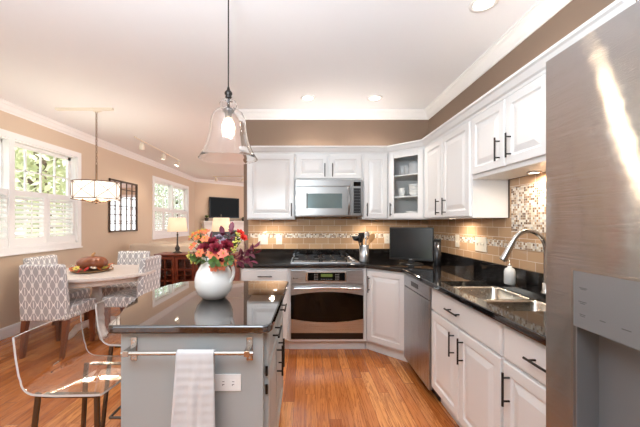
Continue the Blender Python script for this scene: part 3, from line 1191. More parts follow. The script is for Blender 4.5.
em = MB()
em.tube([(x0 + 0.03, YBF - 0.022, 0.768), (x0 + 0.03, YBF - 0.023, 0.768)], 0.008, 14)
em.fbox(FO, x0 + 0.045, x0 + 0.075, 0.764, 0.770, 0.0202, 0.0208)
em.build('emblem', M['slot'], p)
# door: top and bottom steel with a bowed glass
N = 20


def arch(z, bow, i):
    s = 2 * i / N - 1
    return z + bow * (1 - s * s)


d = MB()
zt0, zt1 = 0.605, 0.708
zb0, zb1 = 0.205, 0.387
top = []
for i in range(N + 1):
    xx = x0 + (x1 - x0) * i / N
    za = arch(0.590, 0.038, i)
    top.append((xx, za))


def plate(pts_lo, pts_hi, d0, d1):
    vs = []
    n_ = len(pts_lo)
    for dd_ in (d0, d1):
        for a in pts_lo + pts_hi:
            vs.append((a[0], YBF - 0.001 - dd_, a[1]))
    fs = []
    m_ = 2 * n_
    for i in range(n_ - 1):
        fs.append((i, i + 1, n_ + i + 1, n_ + i))
        fs.append((m_ + i, m_ + n_ + i, m_ + n_ + i + 1, m_ + i + 1))
        fs.append((i, m_ + i, m_ + i + 1, i + 1))
        fs.append((n_ + i, n_ + i + 1, m_ + n_ + i + 1, m_ + n_ + i))
    fs.append((0, n_, m_ + n_, m_))
    fs.append((n_ - 1, m_ + n_ - 1, m_ + 2 * n_ - 1, 2 * n_ - 1))
    return vs, fs


hi = [(a[0], 0.706) for a in top]
lo2 = [(a[0], 0.200) for a in top]
bot = [(x0 + (x1 - x0) * i / N, arch(0.345, -0.036, i)) for i in range(N + 1)]
d.add(*plate(top, hi, 0, 0.024))
d.add(*plate(lo2, bot, 0, 0.024))
dr = d.build('door', M['steel'], root)
MB().add(*plate(bot, top, 0.0, 0.019)).build('window', M['ovenglass'], dr)
h = MB()
h.tube([(x0 + 0.035, YBF - 0.060, 0.668), (x0 + 0.16, YBF - 0.066, 0.672), (0.231, YBF - 0.070, 0.684), (x1 - 0.16, YBF - 0.066, 0.672), (x1 - 0.035, YBF - 0.060, 0.668)], 0.0105, 10)
for xx in (x0 + 0.055, x1 - 0.055):
    h.tube([(xx, YBF - 0.024, 0.668), (xx, YBF - 0.061, 0.668)], 0.010, 8)
h.build('handle', M['chrome'], dr)
MB().fbox(FO, x0, x1, 0.130, 0.196, -0.01, 0.008).build('vent_grille', M['black'], root)

# ------------------------------------------------------------------ cooktop
root = thing('gas_cooktop', 'stainless gas cooktop with black cast-iron grates set in the black worktop', 'cooktop', (0.24, 3.5, ZC))
cx0, cx1, cy0, cy1 = -0.155, 0.585, 3.225, 3.735
MB().box(cx0, cx1, cy0, cy1, ZC + 0.0005, ZC + 0.012).build('tray', M['steel'], root, bevel=0.005)
for gx0, gx1 in ((-0.135, 0.165), (0.175, 0.45)):
    gm = MB()
    z = ZC + 0.042
    for yy in (cy0 + 0.05, (cy0 + cy1) / 2, cy1 - 0.04):
        gm.box(gx0, gx1, yy - 0.006, yy + 0.006, z - 0.012, z)
    for xx in (gx0 + 0.006, (gx0 + gx1) / 2, gx1 - 0.006):
        gm.box(xx - 0.006, xx + 0.006, cy0 + 0.044, cy1 - 0.034, z - 0.012, z)
    for yy in (cy0 + 0.05, cy1 - 0.04):
        for xx in (gx0 + 0.006, gx1 - 0.006):
            gm.box(xx - 0.007, xx + 0.007, yy - 0.007, yy + 0.007, ZC + 0.012, z - 0.012)
    for yy in (cy0 + 0.15, cy1 - 0.14):
        gm.box((gx0 + gx1) / 2 - 0.09, (gx0 + gx1) / 2 + 0.09, yy - 0.005, yy + 0.005, z - 0.012, z)
    gm.build('grate', M['iron'], root)
    for yy in (cy0 + 0.15, cy1 - 0.14):
        bc = MB().lathe([(0, 0), (0.045, 0), (0.045, 0.010), (0.030, 0.016), (0.030, 0.022), (0, 0.022)], ((gx0 + gx1) / 2, yy, ZC + 0.0122), 20)
        bc.build('burner', M['nickel'], root)
for i in range(4):
    kb = MB().lathe([(0, 0), (0.021, 0), (0.020, 0.02), (0.016, 0.026), (0, 0.027)], (0.52, 3.30 + i * 0.11, ZC + 0.0122), 18)
    kb.build('knob', M['nickel'], root)

# ------------------------------------------------------------------ sink, faucet
root = thing('kitchen_sink', 'double-bowl stainless sink set into the black worktop', 'sink', ((SX0 + SX1) / 2, (SY0 + SY1) / 2, 0.70))


def bowl(x0, x1, y0, y1, zt, zb):
    m = MB()

    def ring(o, z, r):
        pts = []
        for (cx_, cy_, a0) in ((x1 - o - r, y1 - o - r, 0), (x0 + o + r, y1 - o - r, 90), (x0 + o + r, y0 + o + r, 180), (x1 - o - r, y0 + o + r, 270)):
            for k in range(5):
                a = math.radians(a0 + k * 22.5)
                pts.append((cx_ + r * math.cos(a), cy_ + r * math.sin(a), z))
        return pts
    rs = [ring(-0.006, zt, 0.05), ring(0.004, zt, 0.045), ring(0.008, zt - 0.01, 0.045), ring(0.016, zb + 0.03, 0.045), ring(0.045, zb, 0.03), ]
    n_ = 20
    vs = [q for r in rs for q in r]
    fs = [(i * n_ + k, i * n_ + (k + 1) % n_, (i + 1) * n_ + (k + 1) % n_, (i + 1) * n_ + k) for i in range(len(rs) - 1) for k in range(n_)]
    fs.append(tuple((len(rs) - 1) * n_ + k for k in range(n_)))
    m.add(vs, fs, True)
    return m


zr = ZC0 - 0.002
for (a, b_) in ((SY0 + 0.004, 1.865), (1.885, SY1 - 0.004)):
    o = bowl(SX0 + 0.004, SX1 - 0.004, a, b_, zr, 0.715).build('bowl', M['bowl'], root, solid=0.0025)
    dr = MB().lathe([(0, 0.0015), (0.036, 0.0015), (0.044, 0.004), (0.044, 0.0), (0, 0.0)], ((SX0 + SX1) / 2, (a + b_) / 2, 0.717), 20)
    dr.build('drain', M['chrome'], o)

root = thing('faucet', 'brushed nickel gooseneck pull-down faucet standing behind the sink', 'faucet', (1.46, 1.845, ZC))
fx, fy = 1.46, 1.845
MB().lathe([(0, 0), (0.028, 0), (0.028, 0.012), (0.022, 0.02), (0.019, 0.07), (0, 0.07)], (fx, fy, ZC + 0.0005), 20).build('base', M['nickel'], root)
pts = [(fx, fy, ZC + 0.06), (fx, fy, ZC + 0.26)]
for i in range(1, 13):
    a = PI * i / 14
    pts.append((fx - 0.108 + 0.108 * math.cos(a), fy, ZC + 0.26 + 0.125 * math.sin(a)))
q = pts[-1]
MB().tube(pts, 0.0135, 12).build('neck', M['nickel'], root)
q0 = Vector(pts[-1])
dd = (Vector(pts[-1]) - Vector(pts[-2])).normalized()
MB().tube([q0 - dd * 0.005, q0 + dd * 0.05, q0 + dd * 0.12], [0.0155, 0.018, 0.021], 14).build('spray_head', M['nickel'], root)
MB().tube([(fx, fy, ZC + 0.05), (fx + 0.005, fy - 0.035, ZC + 0.06), (fx + 0.01, fy - 0.10, ZC + 0.10)], [0.011, 0.008, 0.006], 10).build('lever', M['nickel'], root)

root = thing('soap_dispenser', 'white soap bottle with a grey pump standing behind the sink', 'soap dispenser', (1.45, 2.16, ZC))
so = (1.45, 2.16, ZC + 0.0005)
MB().lathe([(0, 0), (0.031, 0), (0.035, 0.005), (0.035, 0.088), (0.029, 0.108), (0.014, 0.118), (0.014, 0.128), (0, 0.128)], so, 24).build('bottle', M['soap'], root)
pm = MB().lathe([(0, 0.1285), (0.011, 0.1285), (0.011, 0.142), (0.004, 0.143), (0.004, 0.168), (0, 0.168)], so, 14)
pm.tube([(so[0], so[1], ZC + 0.170), (so[0] - 0.03, so[1], ZC + 0.168), (so[0] - 0.042, so[1], ZC + 0.160)], 0.005, 8)
pm.build('pump', M['nickel'], root)


# ------------------------------------------------------------------ wall plates
def plate_thing(name, label, F, u, z, w, h, kind, n_, horiz=False, d0=0.0):
    pm_ = M['trim'] if horiz else M['plastic']
    o, uu, nn_ = F
    c = o + uu * u + nn_ * d0
    root = thing(name, label, 'outlet' if 'outlet' in name else 'switch', (c.x, c.y, z - h / 2))
    pl = MB().fbox(F, u - w / 2, u + w / 2, z - h / 2, z + h / 2, d0, d0 + 0.006).build('cover_plate', pm_, root, bevel=0.0015)
    if kind == 'outlet':
        for k in (-1, 1):
            cu, czz = (u + k * 0.021, z) if horiz else (u, z + k * 0.021)
            f = MB().fbox(F, cu - 0.013, cu + 0.013, czz - 0.013, czz + 0.013, d0 + 0.0062, d0 + 0.0078).build('socket', pm_, root, bevel=0.002)
            s = MB()
            for t in (-0.006, 0.006):
                if horiz:
                    s.fbox(F, cu - 0.001, cu + 0.008, czz + t - 0.0012, czz + t + 0.0012, d0 + 0.0079, d0 + 0.0084)
                else:
                    s.fbox(F, cu + t - 0.0012, cu + t + 0.0012, czz - 0.001, czz + 0.008, d0 + 0.0079, d0 + 0.0084)
            s.fbox(F, cu - 0.002, cu + 0.002, czz - 0.010, czz - 0.006, d0 + 0.0079, d0 + 0.0084)
            s.build('slots', M['slot'], f)
    else:
        for k in range(n_):
            cu = u + (k - (n_ - 1) / 2) * 0.046
            MB().fbox(F, cu - 0.005, cu + 0.005, z - 0.011, z + 0.011, d0 + 0.0062, d0 + 0.012).build('toggle', M['plastic'], root, bevel=0.001)
    return root


FWB = FR((0, YK), (1, 0), (0, -1))
FWR = FR((XR, 0), (0, 1), (-1, 0))
TD = 0.0106
plate_thing('light_switch', 'cream double light switch on the tile at the open end of the back wall', FWB, -0.525, 1.135, 0.12, 0.12, 'switch', 2, d0=TD)
plate_thing('wall_outlet', 'cream outlet on the tile beside the double switch', FWB, -0.325, 1.135, 0.075, 0.12, 'outlet', 1, d0=TD)
plate_thing('wall_outlet', 'cream outlet on the tile partly behind the small television', FWB, 1.03, 1.15, 0.075, 0.12, 'outlet', 1, d0=TD)
plate_thing('light_switch', 'narrow cream single switch on the tile beside the black cylinder', FWR, 3.08, 1.165, 0.075, 0.125, 'switch', 1, d0=TD)
plate_thing('light_switch', 'wide cream triple switch on the tile behind the worktop near the sink', FWR, 2.67, 1.16, 0.17, 0.125, 'switch', 3, d0=TD)

# ------------------------------------------------------------------ counter items
# small television
ang = math.radians(-30)
tc = Vector((1.112, 3.20))
root = thing('small_television', 'small black flat-screen television standing in the worktop corner', 'television', (tc.x, tc.y, ZC), ang)
R4 = MAT[root.name]


def loc(mb_, root):
    mm = MAT[root.name]
    for i, v in enumerate(mb_.v):
        mb_.v[i] = mm @ v
    return mb_


loc(MB().box(-0.222, 0.222, -0.015, 0.03, 0.040, 0.385), root).build('housing', M['black'], root, bevel=0.006)
loc(MB().box(-0.206, 0.206, -0.0165, -0.0155, 0.062, 0.368), root).build('screen', M['grey_screen'], root)
loc(MB().box(-0.03, 0.03, 0.005, 0.02, 0.012, 0.042), root).build('neck', M['black'], root)
loc(MB().lathe([(0, 0.0005), (0.12, 0.0005), (0.118, 0.008), (0.03, 0.016), (0, 0.016)], (0, 0.01, 0)), root).build('base', M['black'], root)
loc(MB().box(-0.016, 0.016, -0.0168, -0.0156, 0.048, 0.055), root).build('logo', M['disp'], root)

root = thing('black_canister', 'tall dark metal cylinder standing on the worktop beside the small television', 'canister', (1.325, 3.06, ZC))
MB().lathe([(0, 0.0005), (0.036, 0.0005), (0.038, 0.004), (0.038, 0.25), (0, 0.25)], (1.325, 3.06, ZC), 24).build('body', mat('gunmetal', (58, 58, 60), 0.25, 0.8), root)
MB().lathe([(0, 0.2505), (0.039, 0.2505), (0.039, 0.268), (0.034, 0.272), (0, 0.272)], (1.325, 3.06, ZC), 24).build('lid', M['black'], root)

ux, uy = 0.655, 3.38
put(MB().lathe([(0, 0), (0.05, 0), (0.052, 0.004), (0.052, 0.185), (0.049, 0.185), (0.049, 0.006), (0, 0.006)], seg=28), 'utensil_crock', M['steel'], 'tall stainless utensil crock standing beside the cooktop', 'crock', (ux, uy, ZC + 0.0005))


def utensil(label, m, tip, head, kind):
    base = Vector((ux + (ux - tip[0]) * 0.25, uy + (uy - tip[1]) * 0.25, ZC + 0.012))
    tip = Vector(tip)
    t = thing('utensil', label, 'utensil', base)
    dr = (tip - base).normalized()
    MB().tube([base, tip], [0.005, 0.006], 8).build('grip', m, t)
    b = MB()
    if kind == 'ladle':
        b.lathe([(0.0, -head), (head * 0.6, -head * 0.8), (head, 0), (head * 0.94, 0), (head * 0.55, -head * 0.7), (0, -head * 0.9)], tip + dr * head * 0.6, 18)
    elif kind == 'spoon':
        b.ball((0, 0, 0), 1.0, 1.0, 14, 8)
        side = dr.orthogonal().normalized()
        up = dr.cross(side)
        nd = Vector((0.1, -1, 0)).normalized()
        sd = dr.cross(nd).normalized()
        b.v = [tip + dr * (head * 0.9 + v.z * head * 1.25) + sd * v.x * head * 0.8 + nd * v.y * 0.007 for v in b.v]
    else:
        nd = Vector((0.1, -1, 0)).normalized()
        sd = dr.cross(nd).normalized()
        pts_ = [(-0.6, 0), (0.6, 0), (0.9, 0.7), (0.9, 2.0), (-0.9, 2.0), (-0.9, 0.7)]
        vs = [tip + sd * a * head + dr * c * head + nd * s for s in (-0.003, 0.003) for a, c in pts_]
        b.add(vs, [(5, 4, 3, 2, 1, 0), (6, 7, 8, 9, 10, 11)] + [(i, (i + 1) % 6, 6 + (i + 1) % 6, 6 + i) for i in range(6)])
    b.build('head', m, t)


utensil('black ladle leaning out of the crock on the cooktop side', M['black'], (0.575, 3.34, 1.17), 0.055, 'ladle')
utensil('black slotted turner upright in the middle of the crock', M['black'], (0.635, 3.40, 1.165), 0.036, 'turner')
utensil('dark spoon standing at the front of the crock', M['iron'], (0.61, 3.33, 1.14), 0.042, 'spoon')
utensil('wooden spoon leaning out of the crock towards the television', M['woodspoon'], (0.725, 3.37, 1.15), 0.042, 'spoon')
utensil('steel spoon at the back of the crock', M['nickel'], (0.69, 3.43, 1.17), 0.040, 'spoon')

# ------------------------------------------------------------------ refrigerator
XFf, YFe, ZFt = 0.70, 0.886, 1.816
root = thing('refrigerator', 'large stainless side-by-side refrigerator with a water dispenser in its door', 'refrigerator', (1.15, 0.43, 0))
FF = FR((XFf, 0), (0, 1), (-1, 0))
MB().box(XFf + 0.07, XR - 0.02, YFe - 0.91, YFe - 0.005, 0.02, ZFt - 0.02).build('body', mat('fridge_side_grey', (120, 120, 122), 0.4, 0.3), root)
DY0, DY1, DZ0, DZ1 = 0.50, 0.799, 0.72, 1.232
ym = 0.44
d = MB()
d.box(XFf, XFf + 0.065, DY1, YFe, 0.10, ZFt)
d.box(XFf, XFf + 0.065, ym + 0.003, DY0, 0.10, ZFt)
d.box(XFf, XFf + 0.065, DY0, DY1, DZ1, ZFt)
d.box(XFf, XFf + 0.065, DY0, DY1, 0.10, DZ0)
fd = d.build('freezer_door', M['fridge'], root)
MB().box(XFf, XFf + 0.065, YFe - 0.91, ym - 0.003, 0.10, ZFt).build('fridge_door', M['fridge'], root, bevel=0.006)
MB().box(XFf + 0.05, XFf + 0.2, YFe - 0.9, YFe - 0.01, 0.0, 0.095).build('kick_grille', M['black'], root)
# dispenser
b = MB()
bw = 0.006
b.box(XFf - 0.003, XFf + 0.02, DY1 - bw, DY1, DZ0, DZ1)
b.box(XFf - 0.003, XFf + 0.02, DY0, DY0 + bw, DZ0, DZ1)
b.box(XFf - 0.003, XFf + 0.02, DY0 + bw, DY1 - bw, DZ1 - bw, DZ1)
b.box(XFf - 0.003, XFf + 0.02, DY0 + bw, DY1 - bw, DZ0, DZ0 + bw)
ZP = 1.083
b2 = MB()
b2.box(XFf + 0.060, XFf + 0.064, DY0 + bw, DY1 - bw, DZ0 + bw, ZP)
b2.box(XFf + 0.004, XFf + 0.060, DY1 - bw - 0.004, DY1 - bw, DZ0 + bw, ZP)
b2.box(XFf + 0.004, XFf + 0.060, DY0 + bw, DY0 + bw + 0.004, DZ0 + bw, ZP)
b2.box(XFf + 0.004, XFf + 0.060, DY0 + bw, DY1 - bw, DZ0 + bw, DZ0 + bw + 0.006)
di = b.build('dispenser', M['nickel'], fd)
for nm, mm_, ms in (('recess', b2, M['dispdark']),
                    ('control_panel', MB().box(XFf - 0.002, XFf + 0.06, DY0 + bw, DY1 - bw, ZP, DZ1 - bw), M['disp'])):
    o = mm_.build(nm, ms, fd)
nz = MB()
nz.tube([(XFf + 0.035, 0.645, ZP), (XFf + 0.035, 0.645, ZP - 0.018)], 0.014, 12)
nz.tube([(XFf + 0.035, 0.575, ZP), (XFf + 0.035, 0.575, ZP - 0.015)], 0.010, 12)
nz.build('nozzle', M['black'], fd)
for (y, z, w) in ((0.765, 1.185, 0.022), (0.765, 1.182, 0.015), (0.767, 1.150, 0.022), (0.767, 1.146, 0.014), (0.767, 1.118, 0.016), (0.767, 1.114, 0.014),
                  (0.715, 1.118, 0.014), (0.662, 1.116, 0.020), (0.607, 1.114, 0.020), (0.555, 1.114, 0.020)):
    MB().box(XFf - 0.0026, XFf - 0.0021, y - w / 2, y + w / 2, z - 0.0010, z + 0.0010).build('panel_text', M['mark'], fd)
for yy in (ym + 0.035, ym - 0.035):
    hb = MB()
    hb.tube([(XFf - 0.055, yy, 0.55), (XFf - 0.06, yy, 1.1), (XFf - 0.055, yy, 1.65)], 0.012, 10)
    for z in (0.57, 1.63):
        hb.tube([(XFf - 0.055, yy, z), (XFf, yy, z)], 0.010, 8)
    hb.build('handle', M['nickel'], fd if yy > ym else bpy.data.objects['fridge_door'])

# ------------------------------------------------------------------ island
IX0, IX1, IY0, IY1 = -0.795, -0.18, 1.315, 2.25
root = thing('kitchen_island', 'pale grey kitchen island cabinet with doors facing the cooking aisle', 'island', ((IX0 + IX1) / 2, (IY0 + IY1) / 2, 0))
b = MB().box(IX0, IX1, IY0, IY1, 0.09, 0.876)
b.box(IX0 + 0.02, IX1 - 0.05, IY0 + 0.02, IY1 - 0.02, 0, 0.09)
b.build('carcass', M['island'], root, bevel=0.003)
FI = FR((IX1, 0), (0, 1), (1, 0))
old = M['white']
M['white'] = M['island']
fronts(root, FI, [('drawer', 1.345, 1.78, 0.715, 0.862, (1.49, 0.79, 1.65, 0.79)),
                  ('drawer', 1.79, 2.235, 0.715, 0.862, (1.93, 0.79, 2.09, 0.79)),
                  ('door', 1.345, 1.78, 0.115, 0.70, (1.735, 0.48, 1.735, 0.65)),
                  ('door', 1.79, 2.235, 0.115, 0.70, (1.84, 0.48, 1.84, 0.65))])
M['white'] = old
hg = MB()
for z in (0.26, 0.60, 0.68):
    hg.tube([(IX1 + 0.012, 1.336, z), (IX1 + 0.012, 1.336, z + 0.04)], 0.006, 8)
hg.build('hinge', M['pull'], root)

ip = [(-0.812, 1.288), (-0.835, 1.294), (-0.848, 1.312), (-0.882, 1.44), (-0.940, 1.60), (-0.978, 1.75), (-0.992, 1.88), (-0.985, 2.02), (-0.958, 2.14),
      (-0.915, 2.23), (-0.86, 2.275), (-0.82, 2.285), (-0.155, 2.292), (-0.130, 2.285), (-0.122, 2.262), (-0.142, 1.33), (-0.152, 1.302), (-0.178, 1.288)]
mb = MB().prism(ip, 0.878, ZC)
tag(mb.build('island_countertop', M['igranite'], bevel=0.009, seg=4), 'polished black granite top of the island with a bowed overhang for stools', 'countertop')

# towel bar
ybar, zbar = 1.255, 0.812
root = thing('towel_bar', 'brushed steel towel bar screwed to the end panel of the island', 'towel bar', (-0.48, 1.3, 0.77))
MB().tube([(-0.755, ybar, zbar), (-0.213, ybar, zbar)], 0.009, 12).build('rod', M['nickel'], root)
for xx in (-0.735, -0.238):
    bk = MB().box(xx - 0.014, xx + 0.014, IY0 - 0.006, IY0 - 0.0005, zbar - 0.055, zbar + 0.045)
    bk.box(xx - 0.012, xx + 0.012, ybar - 0.010, IY0 - 0.006, zbar - 0.012, zbar + 0.012)
    pb = bk.build('bracket', M['nickel'], root, bevel=0.002)
    sw = MB()
    for z in (zbar + 0.030, zbar - 0.042):
        sw.ball((xx, IY0 - 0.0065, z), 0.0045, 0.6, 10, 6)
    sw.build('screws', M['chrome'], pb)

plate_thing('wall_outlet', 'white outlet set sideways in the island end panel beside the towel', FR((0, IY0), (1, 0), (0, -1)), -0.332, 0.662, 0.115, 0.072, 'outlet', 1, True, d0=0.0005)


# towel
def tw(u, v):
    # v: 0 = back hem, ~0.35 = over the rod, 1 = front hem
    zb_, zf = 0.26, 0.30
    if v < 0.30:
        t = v / 0.30
        y = ybar + 0.0125
        z = zb_ + (zbar - zb_) * t
        dn = 1 - t
    elif v < 0.42:
        a = (v - 0.30) / 0.12 * PI
        y = ybar + 0.0125 * math.cos(a)
        z = zbar + 0.0125 * math.sin(a)
        dn = 0
    else:
        t = (v - 0.42) / 0.58
        y = ybar - 0.0125
        z = zbar - (zbar - zf) * t
        dn = t
    wl = -0.525 - 0.035 * dn ** 1.2 - (0.02 * max(0, dn - 0.5) if v < 0.3 else 0)
    wr = -0.372 + (0.012 * dn if v >= 0.3 else -0.004)
    x = wl + (wr - wl) * u
    fold = 0.010 * min(1, dn * 3) * (math.sin(u * 9.5 + 0.4) * 0.6 + math.sin(u * 19 + 1.0 + 2 * dn) * 0.3)
    if v >= 0.42:
        y += -abs(fold) * 1.2 - 0.001
        if u < 0.12:
            x += 0
            z -= 0.0
    else:
        y += abs(fold) * 0.5
    z -= 0.03 * u * dn * (1 if v > 0.42 else 0)
    return (x, y, z)


mb = MB().grid(tw, 26, 60)
to = mb.build('hand_towel', M['towel'], solid=0.005)
n_, l_, b_ = nt(M['towel'])
g_ = n_.new('ShaderNodeNewGeometry')
s_ = n_.new('ShaderNodeSeparateXYZ')
l_.new(g_.outputs['Position'], s_.inputs[0])
w_ = math_node(n_, l_, 'SINE', math_node(n_, l_, 'MULTIPLY', s_.outputs[2], 2 * PI / 0.034))
bp_ = n_.new('ShaderNodeBump')
bp_.inputs['Strength'].default_value = 0.12
bp_.inputs['Distance'].default_value = 0.004
l_.new(w_, bp_.inputs['Height'])
l_.new(bp_.outputs[0], b_.inputs['Normal'])
tag(to, 'white ribbed hand towel folded over the towel bar on the island', 'towel')

# pitcher
vx, vy = -0.525, 1.76
root = thing('ceramic_pitcher', 'round white glazed ceramic pitcher of flowers on the island', 'pitcher', (vx, vy, ZC))
pr = [(0, 0.0005), (0.055, 0.0005), (0.066, 0.006), (0.092, 0.035), (0.106, 0.075), (0.107, 0.110), (0.098, 0.150), (0.078, 0.185), (0.062, 0.205), (0.058, 0.220), (0.064, 0.238),
      (0.060, 0.238), (0.054, 0.220), (0.058, 0.205), (0.072, 0.185), (0.092, 0.150), (0.101, 0.110), (0.098, 0.070), (0.06, 0.015), (0, 0.012)]
body = MB().lathe(pr, (vx, vy, ZC), 40)
for v in body.v:
    if v.z > ZC + 0.19:      # pinch a spout
        dx = v.x - vx
        if dx < 0:
            t = (v.z - ZC - 0.19) / 0.05
            k = max(0, 1 - abs(v.y - vy) / 0.035)
            v.x -= 0.022 * t * k
            v.z += 0.010 * t * k
body.build('body', M['ceramic'], root)
hp = []
for i in range(13):
    a = -PI * 0.40 + i / 12 * PI * 0.92
    hp.append((vx + 0.068 + 0.052 * math.cos(a), vy - 0.03, ZC + 0.155 + 0.070 * math.sin(a)))
MB().tube([(vx + 0.080, vy - 0.02, ZC + 0.09)] + hp + [(vx + 0.052, vy - 0.015, ZC + 0.215)], 0.0095, 10).build('handle', M['ceramic'], root)

# ---- flowers
def petal(mb_, c, dr, up, L_, w, curl, nu=5, nv=3):
    sd = dr.cross(up).normalized()

    def f(u, v):
        t = u
        wid = w * math.sin(PI * min(0.97, 0.12 + 0.86 * t)) ** 0.8
        s = (v - 0.5) * 2
        return c + dr * L_ * t * (1 - 0.25 * curl * t) + up * (L_ * curl * t * t * -0.5 + L_ * 0.25 * t) + sd * wid * s + up * (0.15 * wid * s * s)
    mb_.grid(f, nu, nv)


def stem_to(a, root):
    pass


def mk_lily(name, m, label, group, r=0.030):
    t = thing(name, label, 'flower', group=group)
    p = MB()
    for k in range(6):
        a = k * PI / 3 + 0.2
        petal(p, Vector((0, 0, 0)), Vector((math.cos(a), math.sin(a), 0)), Vector((0, 0, 1)), r * (1.05 if k % 2 else 0.92), r * 0.36, 0.5 if k % 2 else 0.2)
    p.build('petals', m, t, recalc=False)
    s = MB()
    for k in range(5):
        a = k * 1.256
        s.tube([(0, 0, 0), (0.006 * math.cos(a), 0.006 * math.sin(a), r * 0.7)], 0.0012, 5)
    s.build('stamens', M['yellow'], t)
    MB().tube([(0, 0, 0), (0, 0, -0.11)], 0.0022, 6).build('stem', M['stem'], t)
    return t


def mk_rose(name, m, label, group, r=0.030):
    t = thing(name, label, 'flower', group=group)
    p = MB()
    for ring, (rr, n_p, tilt) in enumerate(((0.25, 3, 1.35), (0.5, 4, 1.15), (0.78, 5, 0.85), (1.0, 6, 0.5))):
        for k in range(n_p):
            a = 2 * PI * k / n_p + ring * 0.7
            ou = Vector((math.cos(a), math.sin(a), 0))
            sd = Vector((-math.sin(a), math.cos(a), 0))
            c = ou * (rr * r * 0.35)
            dr = (ou * math.cos(tilt) + Vector((0, 0, 1)) * math.sin(tilt)).normalized()

            def f(u, v, c=c, dr=dr, sd=sd, ou=ou, rr=rr):
                s = (v - 0.5) * 2
                w = r * (0.28 + 0.32 * rr) * math.sin(PI * (0.18 + 0.72 * u))
                return c + dr * (r * (0.55 + 0.35 * rr)) * u + sd * w * s - ou * (w * 0.45 * s * s) + ou * (0.10 * r * u * u)
            p.grid(f, 5, 5)
    p.build('petals', m, t, recalc=False)
    MB().tube([(0, 0, 0.004), (0, 0, -0.11)], 0.0025, 6).build('stem', M['stem'], t)
    return t


def leaf(mb_, c, dr, up, L_, w):
    sd = dr.cross(up).normalized()

    def f(u, v):
        s = (v - 0.5) * 2
        wid = w * math.sin(PI * u) ** 0.75 if 0 < u < 1 else 0.0004
        return c + dr * L_ * u + sd * wid * s + up * (abs(s) * wid * 0.35 - 0.18 * L_ * u * u)
    mb_.grid(f, 7, 3)


def mk_sprig(name, m, label, group, L_=0.10, n_=7, lw=0.011, ll=0.042):
    t = thing(name, label, 'leaf sprig', group=group)
    s = MB().tube([(0, 0, -0.09), (0, 0, 0), (0.004, 0, L_ * 0.5), (0.0, 0, L_)], [0.0025, 0.0022, 0.0018, 0.001], 6)
    s.build('stem', m, t)
    p = MB()
    for k in range(n_):
        z = L_ * (k + 0.5) / n_
        a = k * 2.4
        dr = Vector((math.cos(a) * 0.8, math.sin(a) * 0.8, 0.6)).normalized()
        leaf(p, Vector((0, 0, z)), dr, Vector((0, 0, 1)), ll * (1.1 - 0.4 * k / n_), lw)
    leaf(p, Vector((0, 0, L_)), Vector((0.1, 0, 1)).normalized(), Vector((0, -1, 0)), ll, lw)
    p.build('leaves', m, t, recalc=False)
    return t


def mk_berry(name, m, label, group):
    t = thing(name, label, 'berry sprig', group=group)
    s = MB()
    p = MB()
    for k in range(9):
        a = k * 2.4
        e_ = Vector((0.020 * math.cos(a) * (k / 9) ** 0.5, 0.020 * math.sin(a) * (k / 9) ** 0.5, 0.030 + 0.012 * math.sin(k)))
        s.tube([(0, 0, 0), e_], 0.001, 5)
        p.ball(e_, 0.0055, 1, 8, 6)
    s.tube([(0, 0, 0), (0, 0, -0.10)], 0.002, 6)
    s.build('stem', M['stem'], t)
    p.build('berries', m, t)
    return t


def rot_to(dr):
    return Vector((0, 0, 1)).rotation_difference(Vector(dr)).to_euler()


def place_all(proto, spots, first=True):
    for i, (px, py, y) in enumerate(spots):
        p = P(px, py, y)
        dr = (p - Vector((vx, vy + 0.03, ZC + 0.17))).normalized()
        dr = (dr + Vector((0, -0.45, 0.1))).normalized()
        e_ = rot_to(dr)
        e2 = (e_.to_matrix() @ Matrix.Rotation(i * 1.7, 3, 'Z')).to_euler()
        if i == 0:
            proto.location = p
            proto.rotation_euler = e2
        else:
            dup(proto, p, e2)


def place_dir(proto, spots):
    for i, (px, py, y, dx, dz, dy) in enumerate(spots):
        p = P(px, py, y)
        e_ = rot_to(Vector((dx, dy, dz)).normalized())
        e2 = (e_.to_matrix() @ Matrix.Rotation(i * 1.1, 3, 'Z')).to_euler()
        if i == 0:
            proto.location = p
            proto.rotation_euler = e2
        else:
            dup(proto, p, e2)


place_all(mk_lily('lily', M['peach'], 'peach coloured lily in the white pitcher', 'peach lilies in the pitcher', 0.032),
          [(205, 239, 1.70), (200, 253, 1.68), (211, 254, 1.66), (214, 267, 1.66), (209, 246, 1.74), (222, 266, 1.67), (203, 245, 1.78), (206, 232, 1.76), (193, 246, 1.72), (232, 262, 1.68), (215, 259, 1.65)])
place_all(mk_lily('pink_lily', M['pink'], 'salmon pink lily in the white pitcher', 'pink lilies in the pitcher', 0.034),
          [(223, 254, 1.66), (226, 258, 1.70), (229, 249, 1.76)])
place_all(mk_rose('rose', M['rose'], 'dark red rose in the white pitcher', 'dark roses in the pitcher', 0.034),
          [(204, 249, 1.71), (216, 249, 1.68), (212, 243, 1.74), (227, 246, 1.72), (219, 258, 1.70)])
place_all(mk_lily('orange_daisy', M['orange'], 'small orange bloom at the top edge of the bouquet', 'orange blooms in the pitcher', 0.024),
          [(194, 234, 1.74), (199, 232, 1.74), (203, 231, 1.80), (191, 238, 1.78), (197, 238, 1.70)])
place_all(mk_rose('red_bloom', M['red'], 'bright red bloom on the side of the bouquet towards the sink', 'red blooms in the pitcher', 0.022),
          [(243, 238, 1.74), (240, 233, 1.78)])
place_all(mk_rose('mauve_bloom', M['mauve'], 'greyish mauve bloom deep in the bouquet', 'mauve blooms in the pitcher', 0.026),
          [(224, 243, 1.74), (219, 238, 1.80)])
place_all(mk_berry('berry_sprig', M['yellow'], 'yellow green berry sprig in the bouquet', 'berry sprigs in the pitcher'),
          [(234, 245, 1.72), (197, 262, 1.70), (232, 252, 1.72), (236, 239, 1.76), (194, 258, 1.76)])
